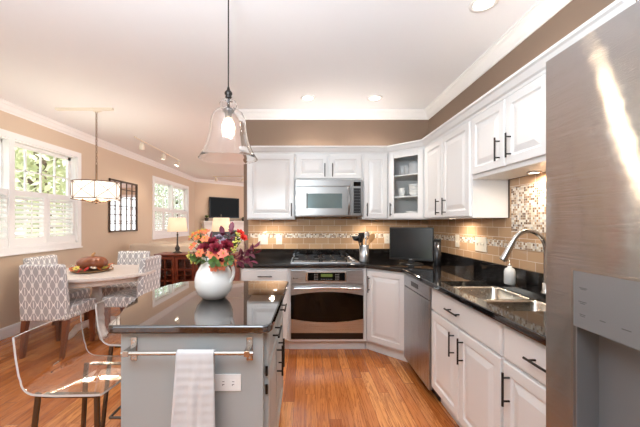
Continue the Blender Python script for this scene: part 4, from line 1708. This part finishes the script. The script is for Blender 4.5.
place_dir(mk_sprig('burgundy_sprig', M['burg'], 'burgundy leaf sprig rising from the bouquet', 'burgundy sprigs in the pitcher', 0.10, 7, 0.016, 0.058),
          [(230, 249, 1.75, 0.05, 1, 0), (236, 259, 1.70, 1, 0.35, -0.1), (237, 256, 1.73, 0.9, 0.5, 0.1), (224, 252, 1.80, -0.1, 1, 0.1), (233, 262, 1.68, 0.8, 0.05, -0.3), (214, 256, 1.84, -0.2, 1, 0.2)])
place_dir(mk_sprig('green_sprig', M['leafg'], 'green leaf sprig low in the bouquet', 'green sprigs in the pitcher', 0.06, 6, 0.014, 0.046),
          [(209, 262, 1.68, -0.8, 0.2, -0.4), (205, 257, 1.74, -1, 0.1, 0), (226, 262, 1.69, 0.4, 0.2, -0.6), (217, 262, 1.66, 0, 0.1, -1), (230, 252, 1.80, 0.6, 0.9, 0.4), (206, 246, 1.84, -0.7, 0.8, 0.3)])

# ------------------------------------------------------------------ acrylic stools


def mk_stool():
    t = thing('acrylic_stool', 'clear acrylic low-back stool with chrome legs, the nearer of two along the island', 'stool', group='clear acrylic stools')
    # profile in x (seat runs to +x), z; sheet thickness
    W = 0.182
    prof = [(-0.030, 0.885), (-0.020, 0.80), (-0.008, 0.73)]
    for i in range(7):
        a = PI + i / 6 * PI / 2
        prof.append((0.06 + 0.06 * math.cos(a), 0.708 + 0.056 * math.sin(a)))
    prof += [(0.14, 0.648), (0.22, 0.650), (0.285, 0.651), (0.325, 0.653)]

    n_p = len(prof)
    th = 0.009
    nv = 9
    vs = []
    for side in (-0.5, 0.5):
        for j in range(nv):
            y = -W + 2 * W * j / (nv - 1)
            for i, (x, z) in enumerate(prof):
                a = Vector(prof[max(i - 1, 0)])
                b = Vector(prof[min(i + 1, n_p - 1)])
                tn = (b - a).normalized()
                nn = Vector((-tn.y, tn.x))
                dish = 0.012 * (1 - (y / W) ** 2)
                vs.append((x + nn.x * (side * th) - (dish if i < 5 else 0) * 1.0, y, z + nn.y * (side * th) - (dish if i > 8 else 0)))
    fs = []
    o2 = nv * n_p
    for j in range(nv - 1):
        for i in range(n_p - 1):
            q = (j * n_p + i, j * n_p + i + 1, (j + 1) * n_p + i + 1, (j + 1) * n_p + i)
            fs.append(q)
            fs.append(tuple(o2 + k for k in reversed(q)))
    nsm = len(fs)
    for i in range(n_p - 1):
        fs.append((i, o2 + i, o2 + i + 1, i + 1))
        b = (nv - 1) * n_p
        fs.append((b + i, b + i + 1, o2 + b + i + 1, o2 + b + i))
    for j in range(nv - 1):
        fs.append((j * n_p, (j + 1) * n_p, o2 + (j + 1) * n_p, o2 + j * n_p))
        e_ = n_p - 1
        fs.append((j * n_p + e_, o2 + j * n_p + e_, o2 + (j + 1) * n_p + e_, (j + 1) * n_p + e_))
    shm = MB().add(vs, fs, True)
    shm.build('shell', M['acrylic'], t, M['acrylic_edge'], nsm, split=45)
    for sx, sy in ((0.035, -1), (0.035, 1), (0.28, -1), (0.28, 1)):
        ox = -0.05 if sx < 0.2 else 0.03
        MB().tube([(sx, sy * 0.14, 0.628), (sx + ox * 0.5, sy * 0.155, 0.32), (sx + ox, sy * 0.17, 0.002)], 0.013, 10, flat=0.6).build('leg', M['dark_chrome'], t)
    fr = MB()
    z = 0.22
    c4 = [(0.035, -0.155, z), (0.305, -0.155, z), (0.305, 0.155, z), (0.035, 0.155, z)]
    for a, b in zip(c4, c4[1:] + c4[:1]):
        fr.tube([a, b], 0.008, 8)
    fr.build('footrest', M['dark_chrome'], t)
    pl = MB().box(0.06, 0.285, -0.15, -0.13, 0.622, 0.629)
    pl.box(0.06, 0.285, 0.13, 0.15, 0.622, 0.629)
    pl.build('seat_bracket', M['dark_chrome'], t)
    return t


st = mk_stool()
st.location = (-1.15, 1.415, 0)
dup(st, (-1.165, 1.92, 0), None, 'clear acrylic low-back stool with chrome legs, the farther of two, behind the first')

# ------------------------------------------------------------------ dining set
tcx, tcy = -2.51, 3.68
root = thing('dining_table', 'round whitewashed pedestal dining table below the window', 'table', (tcx, tcy, 0))


def disc(a, b, z0, z1, n_=48):
    return MB().prism([(tcx + a * math.cos(2 * PI * k / n_), tcy + b * math.sin(2 * PI * k / n_)) for k in range(n_)], z0, z1)


disc(0.66, 0.56, 0.732, 0.765).build('tabletop', M['tablew'], root, bevel=0.006)
disc(0.56, 0.47, 0.665, 0.731).build('apron', M['tablew'], root)
MB().lathe([(0, 0.10), (0.09, 0.10), (0.10, 0.14), (0.065, 0.18), (0.05, 0.24), (0.085, 0.32), (0.09, 0.40), (0.05, 0.50), (0.045, 0.56), (0.075, 0.60), (0.08, 0.664), (0, 0.664)], (tcx, tcy, 0), 28).build('pedestal', M['tablew'], root)
for k in range(4):
    a = PI / 4 + k * PI / 2
    dr = Vector((math.cos(a), math.sin(a), 0))
    c = Vector((tcx, tcy, 0))
    MB().tube([c + dr * 0.06 + Vector((0, 0, 0.16)), c + dr * 0.2 + Vector((0, 0, 0.13)), c + dr * 0.26 + Vector((0, 0, 0.06)), c + dr * 0.30 + Vector((0, 0, 0.032))], [0.045, 0.04, 0.034, 0.03], 10).build('foot', M['tablew'], root)


def mk_chair():
    t = thing('dining_chair', 'trellis-patterned upholstered dining chair with its back to the island, nearest of four', 'chair', group='dining chairs at the round table')

    def backf():
        m = MB()
        prof = [(-0.235, 0.36), (-0.245, 0.60), (-0.268, 0.93)]
        vs = []
        for k, (y, z) in enumerate(prof):
            w = (0.232, 0.235, 0.215)[k]
            for s in (-1, 1):
                vs.append((s * w, y, z))
                vs.append((s * w, y + 0.075, z))
        fs = []
        for k in range(2):
            a = k * 4
            fs += [(a, a + 4, a + 6, a + 2), (a + 1, a + 3, a + 7, a + 5), (a, a + 1, a + 5, a + 4), (a + 2, a + 6, a + 7, a + 3)]
        fs += [(0, 2, 3, 1), (8, 9, 11, 10)]
        m.add(vs, fs)
        return m
    backf().build('backrest', M['trellis'], t, bevel=0.022, seg=3)
    MB().box(-0.232, 0.232, -0.158, 0.232, 0.36, 0.49).build('seat', M['trellis'], t, bevel=0.025, seg=3)
    for sx in (-1, 1):
        MB().add([(sx * 0.20 + a * w, 0.195 + b * w, z) for z, w in ((0.002, 0.017), (0.362, 0.024)) for a, b in ((-1, -1), (1, -1), (1, 1), (-1, 1))],
                 [(3, 2, 1, 0), (4, 5, 6, 7), (0, 1, 5, 4), (1, 2, 6, 5), (2, 3, 7, 6), (3, 0, 4, 7)]).build('leg', M['legwood'], t)
        MB().add([(sx * 0.20 + a * w, (-0.25 if z < 0.1 else -0.195) + b * w, z) for z, w in ((0.002, 0.017), (0.362, 0.024)) for a, b in ((-1, -1), (1, -1), (1, 1), (-1, 1))],
                 [(3, 2, 1, 0), (4, 5, 6, 7), (0, 1, 5, 4), (1, 2, 6, 5), (2, 3, 7, 6), (3, 0, 4, 7)]).build('leg', M['legwood'], t)
    return t


ch = mk_chair()
ch.location = (-2.625, 3.28, 0)
dup(ch, (-3.06, 3.80, 0), (0, 0, -PI / 2), 'trellis-patterned dining chair between the table and the dining window wall')
dup(ch, (-2.50, 4.28, 0), (0, 0, PI + 0.1), 'trellis-patterned dining chair on the far side of the table, facing the island')
dup(ch, (-2.13, 3.76, 0), (0, 0, PI / 2 + 0.02), 'trellis-patterned dining chair on the aisle side of the table, seen from behind its tilted back')

# centrepiece
px_, py_ = -2.55, 3.66
root = thing('pumpkin', 'brown glazed pumpkin with a stubby stem in the middle of the dining table', 'pumpkin', (px_, py_, 0.80))
pm = MB()
sg, rg = 48, 12
vs = []
for j in range(rg + 1):
    t_ = PI * j / rg
    for k in range(sg):
        a = 2 * PI * k / sg
        rr = 0.168 * math.sin(t_) ** 0.8 * (1 - 0.07 * abs(math.cos(a * 5)) ** 6)
        vs.append((px_ + rr * math.cos(a), py_ + rr * math.sin(a) * 0.9, 0.866 - 0.080 * math.cos(t_)))
fs = [(j * sg + k, j * sg + (k + 1) % sg, (j + 1) * sg + (k + 1) % sg, (j + 1) * sg + k) for j in range(rg) for k in range(sg)]
pm.add(vs, fs, True)
pm.build('shell', M['pumpkin'], root)
MB().tube([(px_, py_, 0.935), (px_ + 0.005, py_, 0.965), (px_ + 0.03, py_, 0.985)], [0.022, 0.014, 0.012], 10).build('stem', M['woodspoon'], root)
mb = MB().lathe([(0, 0), (0.17, 0), (0.215, 0.018), (0.212, 0.024), (0.165, 0.010), (0, 0.010)], (px_, py_, 0.7655), 32)
tag(mb.build('wicker_tray', M['wicker']), 'round wicker tray under the pumpkin on the dining table', 'tray')
blm = {}
for nm, m_ in (('red', M['red']), ('yellow', M['yellow']), ('orange', M['orange']), ('cream', M['plastic'])):
    t = thing('faux_leaf_cluster', nm + ' autumn bloom tucked round the foot of the pumpkin', 'decoration', group=nm + ' autumn blooms round the pumpkin')
    p = MB()
    for k in range(7):
        a = k * 2 * PI / 7
        petal(p, Vector((0, 0, 0)), Vector((math.cos(a), math.sin(a), 0)), Vector((0, 0, 1)), 0.038, 0.014, 0.1 * (k % 3))
    p.build('petals', m_, t, recalc=False)
    MB().ball((0, 0, 0.006), 0.008, 0.8, 8, 6).build('center', M['pumpkin'], t)
    blm[nm] = t
used = set()
names_ = list(blm)
for k in range(20):
    nm = names_[(k * 3 + k // 4) % 4]
    a = 2 * PI * k / 20
    r_ = 0.19 + 0.012 * (k % 2)
    lc = (px_ + r_ * math.cos(a), py_ + r_ * math.sin(a), 0.80 + 0.012 * (k % 3))
    rt = (0.7 * math.sin(a + k), -0.7 * math.cos(a * 2), a)
    if nm not in used:
        used.add(nm)
        blm[nm].location = lc
        blm[nm].rotation_euler = rt
    else:
        dup(blm[nm], lc, rt)

# ------------------------------------------------------------------ chandelier + tracks
hx, hy = -2.53, 3.70
root = thing('chandelier', 'white drum-shade chandelier with crossed bronze bands hung over the dining table', 'chandelier', (hx, hy, 1.60))
zt, zb = 1.835, 1.63
R_ = 0.248
sh = MB().lathe([(R_ - 0.008, zb + 0.004), (R_ - 0.008, zt - 0.004)], (hx, hy, 0), 48)
sh.build('shade', M['drum'], root, solid=0.003)
fr = MB()
for z in (zt, zb):
    fr.tube([(hx + R_ * math.cos(2 * PI * k / 48), hy + R_ * math.sin(2 * PI * k / 48), z) for k in range(49)], 0.0055, 6, False)
for k in range(6):
    a = k * PI / 3 + 0.52 + PI / 2
    fr.tube([(hx + R_ * math.cos(a), hy + R_ * math.sin(a), zb), (hx + R_ * math.cos(a), hy + R_ * math.sin(a), zt)], 0.0045, 6)
    for s in (0, 1):
        pts = []
        for i in range(13):
            aa = a + (i / 12) * PI / 3
            w = math.sin(i / 12 * PI)
            z = (zb + (zt - zb) * i / 12) if s == 0 else (zt - (zt - zb) * i / 12)
            pts.append((hx + (R_ + 0.002) * math.cos(aa), hy + (R_ + 0.002) * math.sin(aa), z))
        fr.tube(pts, 0.003, 5)
fr.build('band_frame', M['frame_bronze'], root)
sp = MB()
sp.tube([(hx, hy, 1.60), (hx, hy, 2.05)], 0.011, 10)
for k in range(4):
    a = k * PI / 4
    sp.tube([(hx - R_ * math.cos(a), hy - R_ * math.sin(a), zt - 0.01), (hx + R_ * math.cos(a), hy + R_ * math.sin(a), zt - 0.01)], 0.004, 6)
sp.ball((hx, hy, 1.59), 0.016, 1, 12, 8)
sp.build('spindle', M['frame_bronze'], root)
chn = MB()
z = 2.05
k = 0
while z < HC - 0.05:
    pts = []
    for i in range(13):
        a = 2 * PI * i / 12
        c = Vector((math.cos(a) * 0.010, 0, z + 0.019 + math.sin(a) * 0.022))
        if k % 2:
            c = Vector((0, c.x, c.z))
        pts.append(Vector((hx, hy, 0)) + c)
    chn.tube(pts, 0.0032, 5, False)
    z += 0.034
    k += 1
chn.build('chain', M['frame_bronze'], root)
for k in range(5):
    a = k * 2 * PI / 5 + 0.3
    c = Vector((hx + 0.14 * math.cos(a), hy + 0.14 * math.sin(a), 0))
    ar = MB()
    ar.tube([(hx, hy, 1.615), (c.x * 0.5 + hx * 0.5, c.y * 0.5 + hy * 0.5, 1.597), (c.x, c.y, 1.615), (c.x, c.y, 1.66)], 0.006, 8)
    ar.lathe([(0, 1.606), (0.026, 1.610), (0.030, 1.622), (0.012, 1.628), (0, 1.628)], (c.x, c.y, 0), 12)
    ao = ar.build('arm', M['frame_bronze'], root)
    MB().lathe([(0, 1.66), (0.011, 1.66), (0.016, 1.69), (0.011, 1.72), (0, 1.735)], (c.x, c.y, 0), 12).build('bulb', M['bulb'], ao)
MB().lathe([(0, HC - 0.05), (0.03, HC - 0.048), (0.055, HC - 0.03), (0.055, HC - 0.0285), (0, HC - 0.0285)], (hx, hy, 0), 20).build('canopy', M['plastic'], root)
lamp('chandelier_light', 'POINT', (hx, hy, 1.75), 13, (1.0, 0.93, 0.84), root, shadow_soft_size=0.12)

tag(MB().box(-3.02, -2.33, hy - 0.018, hy + 0.018, HC - 0.028, HC - 0.0005).build('ceiling_track', M['plastic'], bevel=0.003), 'short white ceiling track that carries the drum chandelier', 'track')


def track(label, p0, p1, heads, tgt):
    root = thing('track_light', label, 'track light', (p0[0], p0[1], HC))
    MB().tube([(*p0, HC - 0.013), (*p1, HC - 0.013)], 0.0125, 4, flat=1.0).build('rail', M['plastic'], root)
    for t in heads:
        x = p0[0] + (p1[0] - p0[0]) * t
        y = p0[1] + (p1[1] - p0[1]) * t
        hd = MB()
        hd.tube([(x, y, HC - 0.025), (x, y, HC - 0.07)], 0.008, 8)
        d_ = (Vector(tgt) - Vector((x, y, HC - 0.10))).normalized()
        c = Vector((x, y, HC - 0.10))
        hd.tube([c - d_ * 0.05, c - d_ * 0.02, c + d_ * 0.05], [0.022, 0.036, 0.045], 16)
        ho = hd.build('spot_head', M['plastic'], root)
        MB().tube([c + d_ * 0.0505, c + d_ * 0.053], 0.038, 16).build('lens', M['can'], ho)
        lamp('spot', 'SPOT', c + d_ * 0.07, 9, WARM, root, d_.to_track_quat('-Z', 'Y').to_euler(), spot_size=math.radians(95), spot_blend=0.8, shadow_soft_size=0.04)


track('ceiling track with three small spotlights between dining area and far window', (-2.74, 4.9), (-2.80, 6.85), (0.12, 0.55, 0.92), (-3.4, 6.2, 1.2))
track('ceiling track with two small spotlights near the fireplace wall', (-2.75, 9.1), (-1.75, 9.1), (0.1, 0.9), (-2.8, 10.4, 1.6))

# ------------------------------------------------------------------ mirror
root = thing('grid_mirror', 'dark metal window-pane mirror on the tan wall between the two windows', 'mirror', (XL, 5.87, 1.17))
y0, y1, z0, z1 = 5.42, 6.33, 1.175, 2.14
MB().box(XL + 0.001, XL + 0.012, y0 + 0.01, y1 - 0.01, z0 + 0.01, z1 - 0.01).build('glass', M['mirror'], root)
f = MB()
fw = 0.03
x0, x1 = XL + 0.0125, XL + 0.03
f.box(x0, x1, y0, y0 + fw, z0, z1)
f.box(x0, x1, y1 - fw, y1, z0, z1)
f.box(x0, x1, y0, y1, z0, z0 + fw)
f.box(x0, x1, y0, y1, z1 - fw, z1)
for k in range(1, 5):
    yy = y0 + (y1 - y0) * k / 5
    f.box(x0, x1 - 0.008, yy - 0.006, yy + 0.006, z0, z1)
for k in range(1, 6):
    zz = z0 + (z1 - z0) * k / 6
    f.box(x0, x1 - 0.008, y0, y1, zz - 0.007, zz + 0.007)
f.build('frame', mat('mirror_frame', (92, 78, 66), 0.5, 0.5), root)

# ------------------------------------------------------------------ sideboard, lamps
sx0, sx1, sy0, sy1, szt = -2.60, -1.22, 5.30, 5.70, 0.80
root = thing('sideboard', 'cherry wood sideboard with small-paned glass doors, standing behind the sofa', 'sideboard', ((sx0 + sx1) / 2, 5.5, 0))
b = MB()
b.box(sx0, sx0 + 0.03, sy0, sy1, 0.0, szt - 0.03)
b.box(sx1 - 0.03, sx1, sy0, sy1, 0.0, szt - 0.03)
b.box(sx0 + 0.03, sx1 - 0.03, sy1 - 0.015, sy1, 0.06, szt - 0.03)
b.box(sx0 + 0.03, sx1 - 0.03, sy0, sy1 - 0.015, 0.06, 0.10)
b.box(sx0 + 0.03, sx1 - 0.03, sy0 + 0.02, sy0 + 0.04, 0.0, 0.06)
b.box(sx0 + 0.03, sx1 - 0.03, sy0 + 0.03, sy1 - 0.015, 0.42, 0.435)
b.box((sx0 + sx1) / 2 - 0.015, (sx0 + sx1) / 2 + 0.015, sy0, sy1 - 0.015, 0.10, szt - 0.03)
b.build('carcass', M['cherry'], root)
MB().box(sx0 - 0.02, sx1 + 0.02, sy0 - 0.025, sy1 + 0.01, szt - 0.03, szt).build('top', M['cherry'], root, bevel=0.006)
FS = FR((0, sy0), (1, 0), (0, -1))
wd = (sx1 - sx0) / 4
for k in range(4):
    a, c = sx0 + k * wd + 0.004, sx0 + (k + 1) * wd - 0.004
    d = MB()
    fw = 0.05
    z0, z1 = 0.07, szt - 0.04
    d.fbox(FS, a, a + fw, z0, z1, 0.001, 0.02)
    d.fbox(FS, c - fw, c, z0, z1, 0.001, 0.02)
    d.fbox(FS, a + fw, c - fw, z0, z0 + 0.06, 0.001, 0.02)
    d.fbox(FS, a + fw, c - fw, z1 - fw, z1, 0.001, 0.02)
    d.fbox(FS, a + fw, c - fw, 0.33, 0.355, 0.001, 0.02)
    d.fbox(FS, a + fw, c - fw, 0.53, 0.55, 0.001, 0.02)
    d.fbox(FS, (a + c) / 2 - 0.009, (a + c) / 2 + 0.009, z0 + 0.06, z1 - fw, 0.001, 0.02)
    do = d.build('door', M['cherry'], root)
    MB().fbox(FS, a + fw - 0.005, c - fw + 0.005, z0 + 0.055, z1 - fw + 0.005, 0.006, 0.009).build('pane', M['pane'], do)
    ku = c - 0.025 if k % 2 == 0 else a + 0.025
    MB().tube([(ku, sy0 - 0.02, 0.45), (ku, sy0 - 0.045, 0.45)], [0.006, 0.011], 10).build('knob', M['pull'], do)


def mk_lamp():
    t = thing('table_lamp', 'table lamp with a glowing cream shade on the sideboard, nearer the window', 'lamp', group='table lamps on the sideboard')
    MB().lathe([(0, 0.0005), (0.075, 0.0005), (0.078, 0.012), (0.055, 0.022), (0.030, 0.04), (0.040, 0.07), (0.044, 0.095), (0.024, 0.125), (0.014, 0.16), (0.012, 0.30), (0.018, 0.33), (0.010, 0.35), (0.007, 0.42), (0, 0.42)]).build('base', M['pot'], t)
    MB().lathe([(0.168, 0.39), (0.138, 0.635)], seg=36).build('shade', M['shade'], t, solid=0.003)
    fn = MB().tube([(0, 0, 0.42), (0, 0, 0.675)], 0.004, 6)
    fn.ball((0, 0, 0.682), 0.012, 1.2, 10, 8)
    for k in range(3):
        a = k * 2 * PI / 3
        fn.tube([(0, 0, 0.628), (0.138 * math.cos(a), 0.138 * math.sin(a), 0.632)], 0.002, 5)
    fn.build('finial', M['pot'], t)
    return t


lm = mk_lamp()
lm.location = (-2.30, 5.50, szt)
dup(lm, (-1.51, 5.50, szt), None, 'table lamp with a cream shade on the sideboard, rising behind the flowers')
for xx in (-2.30, -1.51):
    lamp('table_lamp_light', 'POINT', (xx, 5.5, szt + 0.50), 3.2, WARM, shadow_soft_size=0.06)

# ------------------------------------------------------------------ sofa
root = thing('sofa', 'long cream sofa with its back to the sideboard', 'sofa', (-2.1, 6.4, 0))
MB().box(-3.36, -1.0, 5.80, 6.02, 0.10, 0.94).build('backrest', M['sofa'], root, bevel=0.05, seg=4)
MB().box(-3.36, -1.0, 6.02, 6.75, 0.08, 0.42).build('seat', M['sofa'], root, bevel=0.03, seg=3)
MB().box(-3.36, -3.16, 6.02, 6.75, 0.42, 0.66).build('arm', M['sofa'], root, bevel=0.05, seg=4)
MB().box(-1.20, -1.0, 6.02, 6.75, 0.42, 0.66).build('arm', M['sofa'], root, bevel=0.05, seg=4)
for sx in (-3.3, -1.06):
    for sy in (5.86, 6.68):
        MB().box(sx - 0.03, sx + 0.03, sy - 0.03, sy + 0.03, 0.0, 0.085).build('foot', M['legwood'], root)
lbl = ['plump cream sofa cushion nearest the window wall', 'plump cream sofa cushion in the middle of the row', 'plump cream sofa cushion at the flowers end of the row']
for k in range(3):
    a = -3.14 + k * 0.645
    m_ = MB().box(a + 0.01, a + 0.635, 6.04, 6.22, 0.43, 0.985)
    tag(m_.build('sofa_cushion', M['sofa'], bevel=0.075, seg=5), lbl[k], 'cushion', 'sofa back cushions')

# ------------------------------------------------------------------ fireplace wall
s45 = math.sqrt(0.5)
FG = FR((XL, YF), (s45, s45), (s45, -s45))


def q45(s):
    return s * math.sqrt(2)


mid = q45(0.715)
root = thing('fireplace', 'white mantel fireplace with a dark hearth on the angled far wall', 'fireplace', (FG[0] + FG[1] * mid + FG[2] * 0.1).to_tuple())
ms0, ms1 = q45(0.128), q45(1.30)
b = MB()
b.fbox(FG, ms0 + 0.07, ms0 + 0.34, 0, 1.28, 0.002, 0.16)
b.fbox(FG, ms1 - 0.34, ms1 - 0.07, 0, 1.28, 0.002, 0.16)
b.fbox(FG, ms0 + 0.34, ms1 - 0.34, 1.08, 1.28, 0.002, 0.16)
b.build('surround', M['mantel'], root, bevel=0.008)
b = MB()
b.fbox(FG, ms0 + 0.04, ms1 - 0.04, 1.28, 1.34, 0.002, 0.19)
b.fbox(FG, ms0, ms1, 1.34, 1.40, 0.002, 0.25)
b.build('mantel_shelf', M['mantel'], root, bevel=0.008)
b = MB()
b.fbox(FG, ms0 + 0.34, ms1 - 0.34, 0.0, 1.08, 0.002, 0.05)
b.build('firebox', M['darktile'], root)
b = MB().fbox(FG, ms0, ms1, 0.0, 0.05, 0.17, 0.55)
b.build('hearth', M['darktile'], root)

root = thing('wall_television', 'large black flat television standing above the white mantel on the angled wall', 'television', (FG[0] + FG[1] * mid + FG[2] * 0.1 + Vector((0, 0, 1.5))).to_tuple())
t0, t1 = q45(0.322), q45(1.116)
MB().fbox(FG, t0, t1, 1.50, 2.19, 0.06, 0.11).build('housing', M['black'], root, bevel=0.008)
MB().fbox(FG, t0 + 0.025, t1 - 0.025, 1.535, 2.165, 0.1105, 0.112).build('screen', M['screen'], root)
MB().fbox(FG, (t0 + t1) / 2 - 0.06, (t0 + t1) / 2 + 0.06, 1.42, 1.55, 0.065, 0.10).build('neck', M['black'], root)
MB().fbox(FG, (t0 + t1) / 2 - 0.28, (t0 + t1) / 2 + 0.28, 1.401, 1.42, 0.03, 0.2).build('base', M['black'], root)


def mantel_plant(label, s, h):
    p = FG[0] + FG[1] * s + FG[2] * 0.14
    p.z = 1.401
    t = thing('potted_plant', label, 'plant', p.to_tuple(), group='plants on the mantel')
    MB().lathe([(0, 0), (0.05, 0), (0.07, 0.10), (0.062, 0.10), (0, 0.09)], p, 16).build('pot', M['pot'], t)
    m_ = MB()
    for k in range(16):
        a = k * 2.4
        leaf(m_, p + Vector((0, 0, 0.09)), Vector((math.cos(a) * 0.6, math.sin(a) * 0.6, 0.9 - 0.03 * k)).normalized(), Vector((0, 0, 1)), h * (1 - 0.02 * k), 0.022)
    m_.build('leaves', M['leafg'], t, recalc=False)


mantel_plant('leafy plant in a dark pot on the mantel, window side of the television', q45(0.24), 0.16)
mantel_plant('small plant in a dark pot on the mantel, beyond the television', q45(1.22), 0.09)

# ------------------------------------------------------------------ pendant
ex, ey = -0.447, 1.78
root = thing('glass_pendant', 'clear glass bell pendant with a glowing bulb hanging over the island', 'pendant lamp', (ex, ey, 1.72))
MB().tube([(ex, ey, 2.11), (ex, ey, HC - 0.02)], 0.004, 8).build('cord', M['pull'], root)
MB().lathe([(0, HC - 0.03), (0.05, HC - 0.028), (0.065, HC - 0.012), (0.065, HC - 0.0005), (0, HC - 0.0005)], (ex, ey, 0), 24).build('canopy', M['pull'], root)
MB().lathe([(0, 2.072), (0.012, 2.072), (0.020, 2.080), (0.014, 2.088), (0.022, 2.098), (0.022, 2.108), (0.010, 2.122), (0.006, 2.14), (0, 2.14)], (ex, ey, 0), 18).build('finial', M['pull'], root)
outer = [(0.020, 2.068), (0.042, 2.058), (0.051, 2.04), (0.044, 2.020), (0.038, 2.012), (0.062, 2.004), (0.085, 1.985), (0.098, 1.955), (0.103, 1.915), (0.108, 1.87), (0.120, 1.82), (0.137, 1.775), (0.158, 1.738), (0.168, 1.722)]
inner = [(r - 0.003, z - 0.001) for r, z in outer]
MB().lathe(outer + [(0.1685, 1.7205), (0.1665, 1.7205)] + inner[::-1][1:], (ex, ey, 0), 48, close=True).build('bell_shade', M['glass'], root, split=50)
MB().lathe([(0, 2.070), (0.008, 2.070), (0.008, 2.018), (0.030, 2.010), (0.034, 1.998), (0.020, 1.988), (0.018, 1.9555), (0, 1.9555)], (ex, ey, 0), 20).build('socket', mat('pendant_socket', (120, 114, 110), 0.3, 0.8), root)
MB().lathe([(0, 1.955), (0.012, 1.955), (0.018, 1.945), (0.031, 1.928), (0.036, 1.905), (0.031, 1.883), (0.017, 1.868), (0, 1.864)], (ex, ey, 0), 20).build('bulb', M['bulb'], root)


# ------------------------------------------------------------------ recessed lights
def mk_can():
    t = thing('ceiling_light', 'round recessed ceiling light in front of the back wall, nearer the pendant', 'ceiling light', group='recessed ceiling lights')
    MB().lathe([(0.058, -0.001), (0.085, -0.001), (0.083, -0.008), (0.062, -0.010), (0.058, -0.006)], close=True, seg=32).build('trim_ring', M['trim'], t)
    MB().lathe([(0, -0.001), (0.0575, -0.001), (0.0575, -0.004), (0, -0.0045)], seg=28).build('lens', M['can'], t)
    return t


cans = [(0.033, 3.40, None), (0.78, 3.40, 'round recessed ceiling light in front of the back wall, nearer the glass-door cabinet'),
        (1.13, 1.93, 'round recessed ceiling light above the sink side of the kitchen')]
c0 = mk_can()
for i, (x, y, lb) in enumerate(cans):
    o = c0 if i == 0 else dup(c0, None, None, lb)
    o.location = (x, y, HC)
    lamp('can_light', 'SPOT', (x, y, HC - 0.02), 48, SOFT, None, (0, 0, 0), spot_size=math.radians(130), spot_blend=0.9, shadow_soft_size=0.06)

# under-cabinet pucks
pk = [(-0.39, 3.60, ZU0, 'slim puck light under the wall cabinet at the open end'), (0.80, 3.62, ZU0, 'slim puck light under the narrow cabinet beside the microwave'),
      (1.38, 2.85, ZU0, 'slim puck light under the tall cabinet beside the corner'), (1.465, 1.95, 1.675, 'small glowing puck light on the underside of the cabinet over the sink')]
for x, y, z, lb in pk:
    t = thing('puck_light', lb, 'puck light', (x, y, z), group='under-cabinet lights')
    MB().lathe([(0.030, -0.0005), (0.040, -0.0005), (0.038, -0.010), (0.030, -0.010)], (x, y, z), 24, close=True).build('ring', M['nickel'], t)
    MB().lathe([(0, -0.001), (0.0295, -0.001), (0.0295, -0.008), (0, -0.008)], (x, y, z), 24).build('lens', M['can'], t)
    lamp('puck_lamp', 'AREA', (x, y, z - 0.012), 2.1, WARM, t, shape='DISK', size=0.05, spread=math.radians(170))
